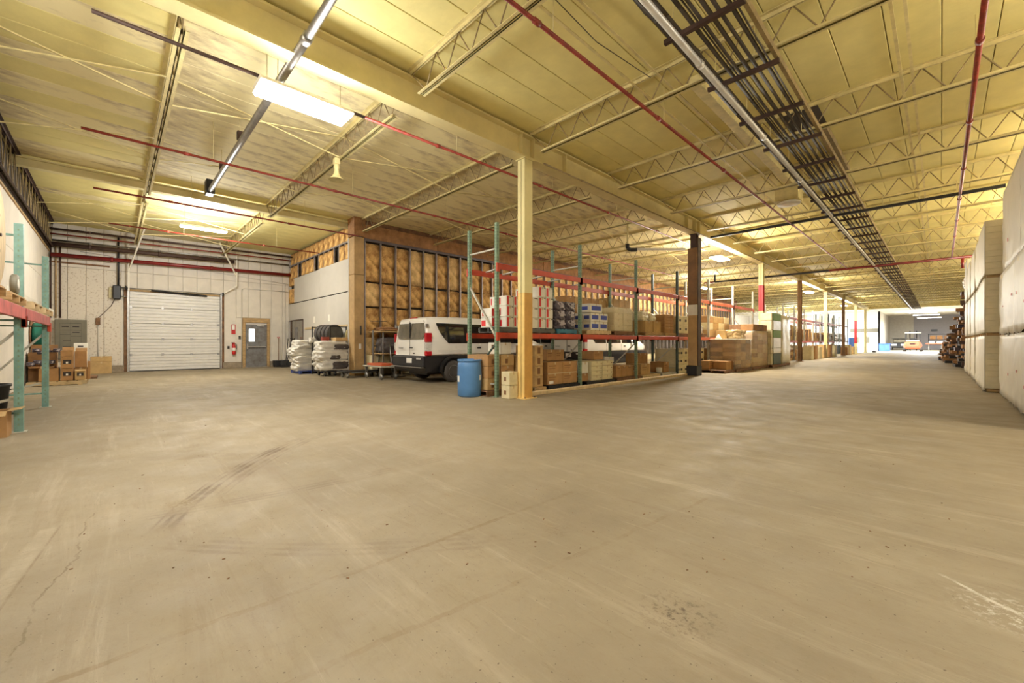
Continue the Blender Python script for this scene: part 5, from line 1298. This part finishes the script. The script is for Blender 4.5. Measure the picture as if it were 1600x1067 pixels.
# things on the teal rack shelf
cr2 = root('cable_reel', 'big wooden cable reel on the near end of the teal rack', 'reel', (-6.75, -1.25, 1.83))
for y in (-1.62, -.92): MB().lathe([(.001, -.025), (.60, -.025), (.61, -.01), (.61, .01), (.60, .025), (.001, .025)], 36, 'y', (-6.80, y, 2.46)).build('flange', 'wood_pale', cr2)
MB().lathe([(.30, -.36), (.30, .30)], 24, 'y', (-6.80, -1.27, 2.46)).build('hub', 'wood', cr2)
for k in range(6):
    a = k * PI / 3; MB().tube((-6.8 + .22 * math.cos(a), -.89, 2.46 + .22 * math.sin(a)), (-6.8 + .22 * math.cos(a), -.875, 2.46 + .22 * math.sin(a)), .018, 8).build('bolt', 'brown_steel', cr2)
pallet(-7.5, -6.1, -1.86, -.9, 1.81, 'wooden pallet under the big cable reel', 'wood')
rw = root('rubber_wheel', 'small rubber wheel with pale hub standing on the teal rack shelf', 'wheel', (-8.9, -1.0, 1.95))
MB().lathe([(.05, -.03), (.12, -.035), (.14, -.02), (.14, .02), (.12, .035), (.05, .03)], 22, 'y', (-8.75, -.98, 2.09)).build('tyre', 'grey_box', rw)
MB().lathe([(.001, -.02), (.06, -.03), (.07, .036), (.03, .04), (.001, .03)], 18, 'y', (-8.75, -.98, 2.09)).build('hub', 'white_card', rw)
pallet(-9.2, -8.0, -1.86, -.92, 1.81, 'wooden pallet on the shelf under the small rubber wheel', 'wood')
pallet(-11.0, -9.8, -1.84, -.90, 1.81, 'wooden pallet on the teal shelf past the near post', 'wood_pale')
pallet(-12.5, -11.3, -1.84, -.90, 1.81, 'wooden pallet at the far end of the teal shelf', 'wood_pale')
ch = root('metal_channel', 'long pale metal channel lying on the shelf and overhanging its far end', 'channel', (-12, -1.2, 1.96))
for s in (-1, 1): MB().cbox(-15.0, -9.0, -1.22 + s * .14 - .01, -1.22 + s * .14 + .01, 1.955, 2.09, .004).build('side_rail', 'white_card', ch)
MB().box(-15.0, -9.0, -1.35, -1.09, 1.955, 1.965).build('channel_bed', 'brace', ch)
for k in range(8): MB().cbox(-14.8 + k * .75, -14.62 + k * .75, -1.33, -1.11, 2.02, 2.05, .004).build('cross_slat', 'silver', ch)

# ---------------------------------------------------------------- white wrapped stacks on the right
def pack(x0, x1, y0, y1, z0, z1, label, seam=.155, film='white_wrap', marks=(), skirt=False, sag=.0):
    g = root('board_pack', label, 'wrapped pack', ((x0 + x1) / 2, (y0 + y1) / 2, z0))
    n = max(3, round((z1 - z0) / seam))
    mb = MB()
    for k in range(n):
        e = R.uniform(-.006, .006)
        mb.cbox(x0 + .004, x1 - .02, y0 + .012 + e, y1 - .02, z0 + (z1 - z0) * k / n + .001, z0 + (z1 - z0) * (k + 1) / n - .001, .006)
    o = mb.build('board_layers', 'board_edge', g); o['kind'] = 'stuff'
    # film sheet over the aisle face, top and far end
    ny, nz = 30, 14
    def sheet(fn, a, b):
        vs = []; fs = []
        for i in range(a + 1):
            for j in range(b + 1): vs.append(fn(i / a, j / b))
        for i in range(a):
            for j in range(b): fs.append((i * (b + 1) + j, (i + 1) * (b + 1) + j, (i + 1) * (b + 1) + j + 1, i * (b + 1) + j + 1))
        return vs, fs
    def face(u, v):
        y = y0 + .012 + (y1 - y0 - .01) * u; z = z0 - (.07 * (1 + noise.noise(Vector((y * 4, x0, z0)))) if skirt and v == 0 else 0) + (z1 - z0 + .01) * v
        nn = noise.noise(Vector((y * 1.3, z * 3.0, x0 * 3))) * .016 + noise.noise(Vector((y * 4.5, z * 7, x0))) * .008
        out = .05 * abs(noise.noise(Vector((y * 5, 3, x0)))) if skirt and v < .12 else 0
        e_ = min(1, u * 14); return (x0 - .003 + (nn - out - .012 * math.sin(v * PI)) * e_, y, z)
    vs, fs = sheet(face, ny, nz)
    f_ = MB().add(vs, fs, True).build('plastic_film', film, g)
    md = f_.modifiers.new('s', 'SOLIDIFY'); md.thickness = .004
    MB().box(x0 - .004, x1, y0 + .01, y1, z1, z1 + .006).build('film_top', film, g)
    for (u0, u1, v0, v1, m) in marks:
        ya, yb = y0 + (y1 - y0) * u0, y0 + (y1 - y0) * u1; za, zb = z0 + (z1 - z0) * v0, z0 + (z1 - z0) * v1
        MB().box(x0 - .036, x0 - .030, ya + (yb - ya) * .2, ya + (yb - ya) * .7, za, za + (zb - za) * .6).build('printed_mark', m, g)
    return g
def dunnage(x0, x1, y0, y1, z0, z1, label):
    g = root('wood_spacers', label, 'timber', ((x0 + x1) / 2, (y0 + y1) / 2, z0))
    n = max(2, int((y1 - y0) / .55))
    for k in range(n):
        y = y0 + .06 + (y1 - y0 - .2) * k / (n - 1)
        MB().cbox(x0 + .0, x1, y, y + .09, z0 + .004, z1 - .004, .006).build('spacer', 'wood', g)
TI = [(.10, 1.47), (1.56, 2.98), (3.07, 4.72)]
names = ['nearest', 'second', 'third', 'fourth', 'fifth', 'sixth']
for k, (x0, y0, y1, z3) in enumerate([(1.04, 12.9, 16.2, 5.05), (.80, 16.42, 18.9, 4.47), (.82, 19.3, 21.0, 4.5), (.80, 21.1, 23.4, 4.45), (.78, 23.6, 25.6, 4.4), (.76, 25.7, 27.6, 4.8)]):
    nm = names[k]
    for t, (z0, z1) in enumerate(TI):
        if t == 2: z1 = z3
        xx = x0 + (.06 if (k == 0 and t == 2) else 0)
        mk = ()
        if k == 0: mk = ((.10, .16, .50, .55, 'red_print'), (.62, .64, .40, .44, 'red_print')) if t == 1 else ((.30, .33, .35, .42, 'red_print'),) if t == 0 else ((.55, .60, .28, .34, 'red_print'),)
        pack(xx, x0 + 2.3, y0, y1, z0, z1, f'white wrapped board pack, {["bottom", "middle", "top"][t]} of the {nm} stack on the aisle\'s right side', marks=mk, skirt=(t == 0 or k == 0))
        dunnage(x0 + .03, x0 + 2.2, y0, y1, z0 - .095, z0, f'wood spacers under the {["bottom", "middle", "top"][t]} pack of the {nm} white stack')
# nearer packs that run out of the frame
for t, (z0, z1) in enumerate(TI):
    pack(1.02 + (.08 if t == 2 else 0), 3.3, 9.7, 12.85, z0, (5.05 if t == 2 else z1), f'white wrapped board pack cut by the right frame edge, {["bottom", "middle", "top"][t]} tier', skirt=True,
         marks=((.80, .84, .46, .52, 'red_print'), (.45, .50, .3, .36, 'red_print')) if t != 2 else ((.7, .74, .3, .34, 'red_print'),))
    dunnage(1.05, 3.2, 9.7, 12.85, z0 - .095, z0, f'wood spacers under the {["bottom", "middle", "top"][t]} pack of the stack at the frame edge')
bag(1.2, 29.0, 3.85, .9, 1.4, .5, 'bag', 'white plastic sheet bunched on top of the first brown scrap pile')
# brown scrap bundles further along
for k, (yy, x0, ht) in enumerate([(28.4, .85, 3.6), (31.5, .70, 3.0), (34.6, .55, 2.3), (37.7, .35, 1.8), (40.8, .25, 1.3), (43.9, .05, .8)]):
    g = root('scrap_bundle', f'pile of brown scrap boards and dark parts past the white stacks, {ORD[k]} from the stacks', 'scrap pile', (x0 + 1, yy + 1.2, 0))
    z = 0
    while z < ht:
        for j in range(3):
            h = R.uniform(.10, .22); e = R.uniform(-.22, .18)
            MB().bar((x0 + e, yy + j * .9 + R.uniform(-.1, .1), z + h / 2), (x0 + 2.2, yy + j * .9 + R.uniform(-.2, .2), z + h / 2 + R.uniform(-.03, .03)), R.uniform(.5, .9), h * .9).build('scrap_board', R.choice(['wood_dark', 'wood_dark', 'card2', 'black', 'purple_wrap', 'header', 'brown_steel']), g)
        z += .17
# ---------------------------------------------------------------- far end of the hall
fk = root('forklift', 'orange counterbalance forklift parked facing away at the far end', 'forklift', (-2.75, 80, 0))
FX, FY = -2.8, 82.0
MB().cbox(FX - .95, FX + .95, FY, FY + 2.2, .35, 1.15, .18).build('body', 'fork_orange', fk)
MB().cbox(FX - .90, FX + .90, FY - .05, FY + .9, .45, 1.45, .25).build('counterweight', 'fork_orange', fk)
MB().cbox(FX - .28, FX + .28, FY - .08, FY + .02, 1.0, 1.2, .03).build('rear_grille', 'black', fk)
for s in (-1, 1):
    MB().lathe([(.001, -.14), (.36, -.14), (.40, -.1), (.40, .1), (.36, .14), (.001, .14)], 20, 'x', (FX + s * .86, FY + .45, .40)).build('wheel', 'rubber', fk)
    MB().lathe([(.001, -.14), (.36, -.14), (.40, -.1), (.40, .1), (.36, .14), (.001, .14)], 20, 'x', (FX + s * .86, FY + 1.9, .40)).build('wheel', 'rubber', fk)
    for y in (.4, 1.9): MB().bar((FX + s * .75, FY + y, 1.2), (FX + s * .72, FY + y + .1, 2.65), .08).build('guard_post', 'black', fk)
    MB().bar((FX + s * .35, FY + 2.35, .15), (FX + s * .35, FY + 2.35, 3.0), .12).build('mast_rail', 'black', fk)
    MB().bar((FX + s * .3, FY + 2.4, .12), (FX + s * .3, FY + 3.5, .12), .12, .05).build('fork', 'black', fk)
MB().cbox(FX - .85, FX + .85, FY + .3, FY + 2.1, 2.62, 2.72, .04).build('overhead_guard', 'white_card', fk)
for k in range(5): MB().box(FX - .7 + k * .32, FX - .62 + k * .32, FY + .35, FY + 2.05, 2.72, 2.76).build('guard_slat', 'black', fk)
MB().cbox(FX - .35, FX + .35, FY + .7, FY + 1.2, 1.15, 1.9, .08).build('seat', 'black', fk)
MB().cbox(FX - .7, FX + .7, FY + .05, FY + .6, 1.45, 1.62, .05).build('rear_hood', 'white_card', fk)
MB().tube((FX, FY + 1.6, 1.2), (FX, FY + 1.45, 1.75), .03).build('steering_column', 'black', fk)
bb = root('blue_bin', 'bright blue plastic bin beside the beige inner wall far away', 'bin', (-6.2, 84, 0))
MB().cbox(-6.5, -5.3, 83.4, 84.6, 0, 1.05, .05).build('bin_body', 'blue_bright', bb); MB().cbox(-6.55, -5.25, 83.35, 84.65, 1.05, 1.13, .02).build('lid', 'blue_bright', bb)
mc = root('utility_cart', 'dark glossy utility vehicle parked against the beige far wall', 'vehicle', (-5, 96, 0))
MB().cbox(-6.2, -3.6, 95, 97.5, .35, 1.2, .15).build('vehicle_body', 'black_gloss', mc); MB().cbox(-5.7, -3.9, 95.6, 97, 1.2, 1.9, .15).build('cab', 'glass_rear', mc)
MB().cbox(-5.8, -3.8, 95.4, 97.1, 1.9, 1.98, .03).build('vehicle_roof', 'black', mc)
for x in (-5.9, -3.9):
    for y in (95.3, 97.2): MB().lathe([(.001, -.12), (.38, -.12), (.38, .12), (.001, .12)], 18, 'x', (x, y, .38)).build('wheel', 'rubber', mc)
for k, x in enumerate((-5.6, -4.4)): MB().cbox(x - .25, x + .45, 94.95, 95.02, .75, 1.05, .02).build('rear_panel', 'white_card', mc)
ft = root('long_bench', 'long orange-brown bench right of the forklift at the hall end', 'bench', (-.2, 84, 0))
MB().cbox(-1.5, 1.6, 83, 84.3, 1.05, 1.18, .02).build('bench_top', 'fork_orange', ft)
for x in (-1.2, .1, 1.4): MB().bar((x, 83.6, 0), (x, 83.6, 1.05), .12).build('leg', 'silver', ft)
fr_ = root('blue_frame_rack', 'blue framed shelf with brown boxes behind the long bench', 'rack', (0, 90, 0))
for x in (-1.3, .9, 2.0): MB().bar((x, 90, 0), (x, 90, 2.6), .12).build('post', 'blue_bright' if x > 0 else 'black', fr_)
for z in (.9, 1.7, 2.5): MB().box(-1.3, 2.0, 89.7, 90.6, z, z + .08).build('shelf', 'black', fr_)
for k in range(4): carton(-1.15 + k * .75, -.55 + k * .75, 89.8, 90.5, 1.78, 2.35, R.choice(['card2', 'wood_dark', 'card']), f'brown box on the blue framed shelf, {ORD[k]} from the forklift side', 'boxes on the blue framed shelf')
for k in range(3): carton(-1.2 + k * .8, -.6 + k * .8, 83.2, 84.0, 1.185, 1.45, 'white_card', f'white box on the long bench, {ORD[k]} from the forklift side', 'white boxes on the long bench')
# dark scrap and signs of clutter at the column foot
fl2 = tag(MB().cbox(-6.2, -5.9, 71.2, 72.6, 0, .25, .02).build('dark_sill', 'black'), 'low dark sill on the floor past the last column', 'sill')
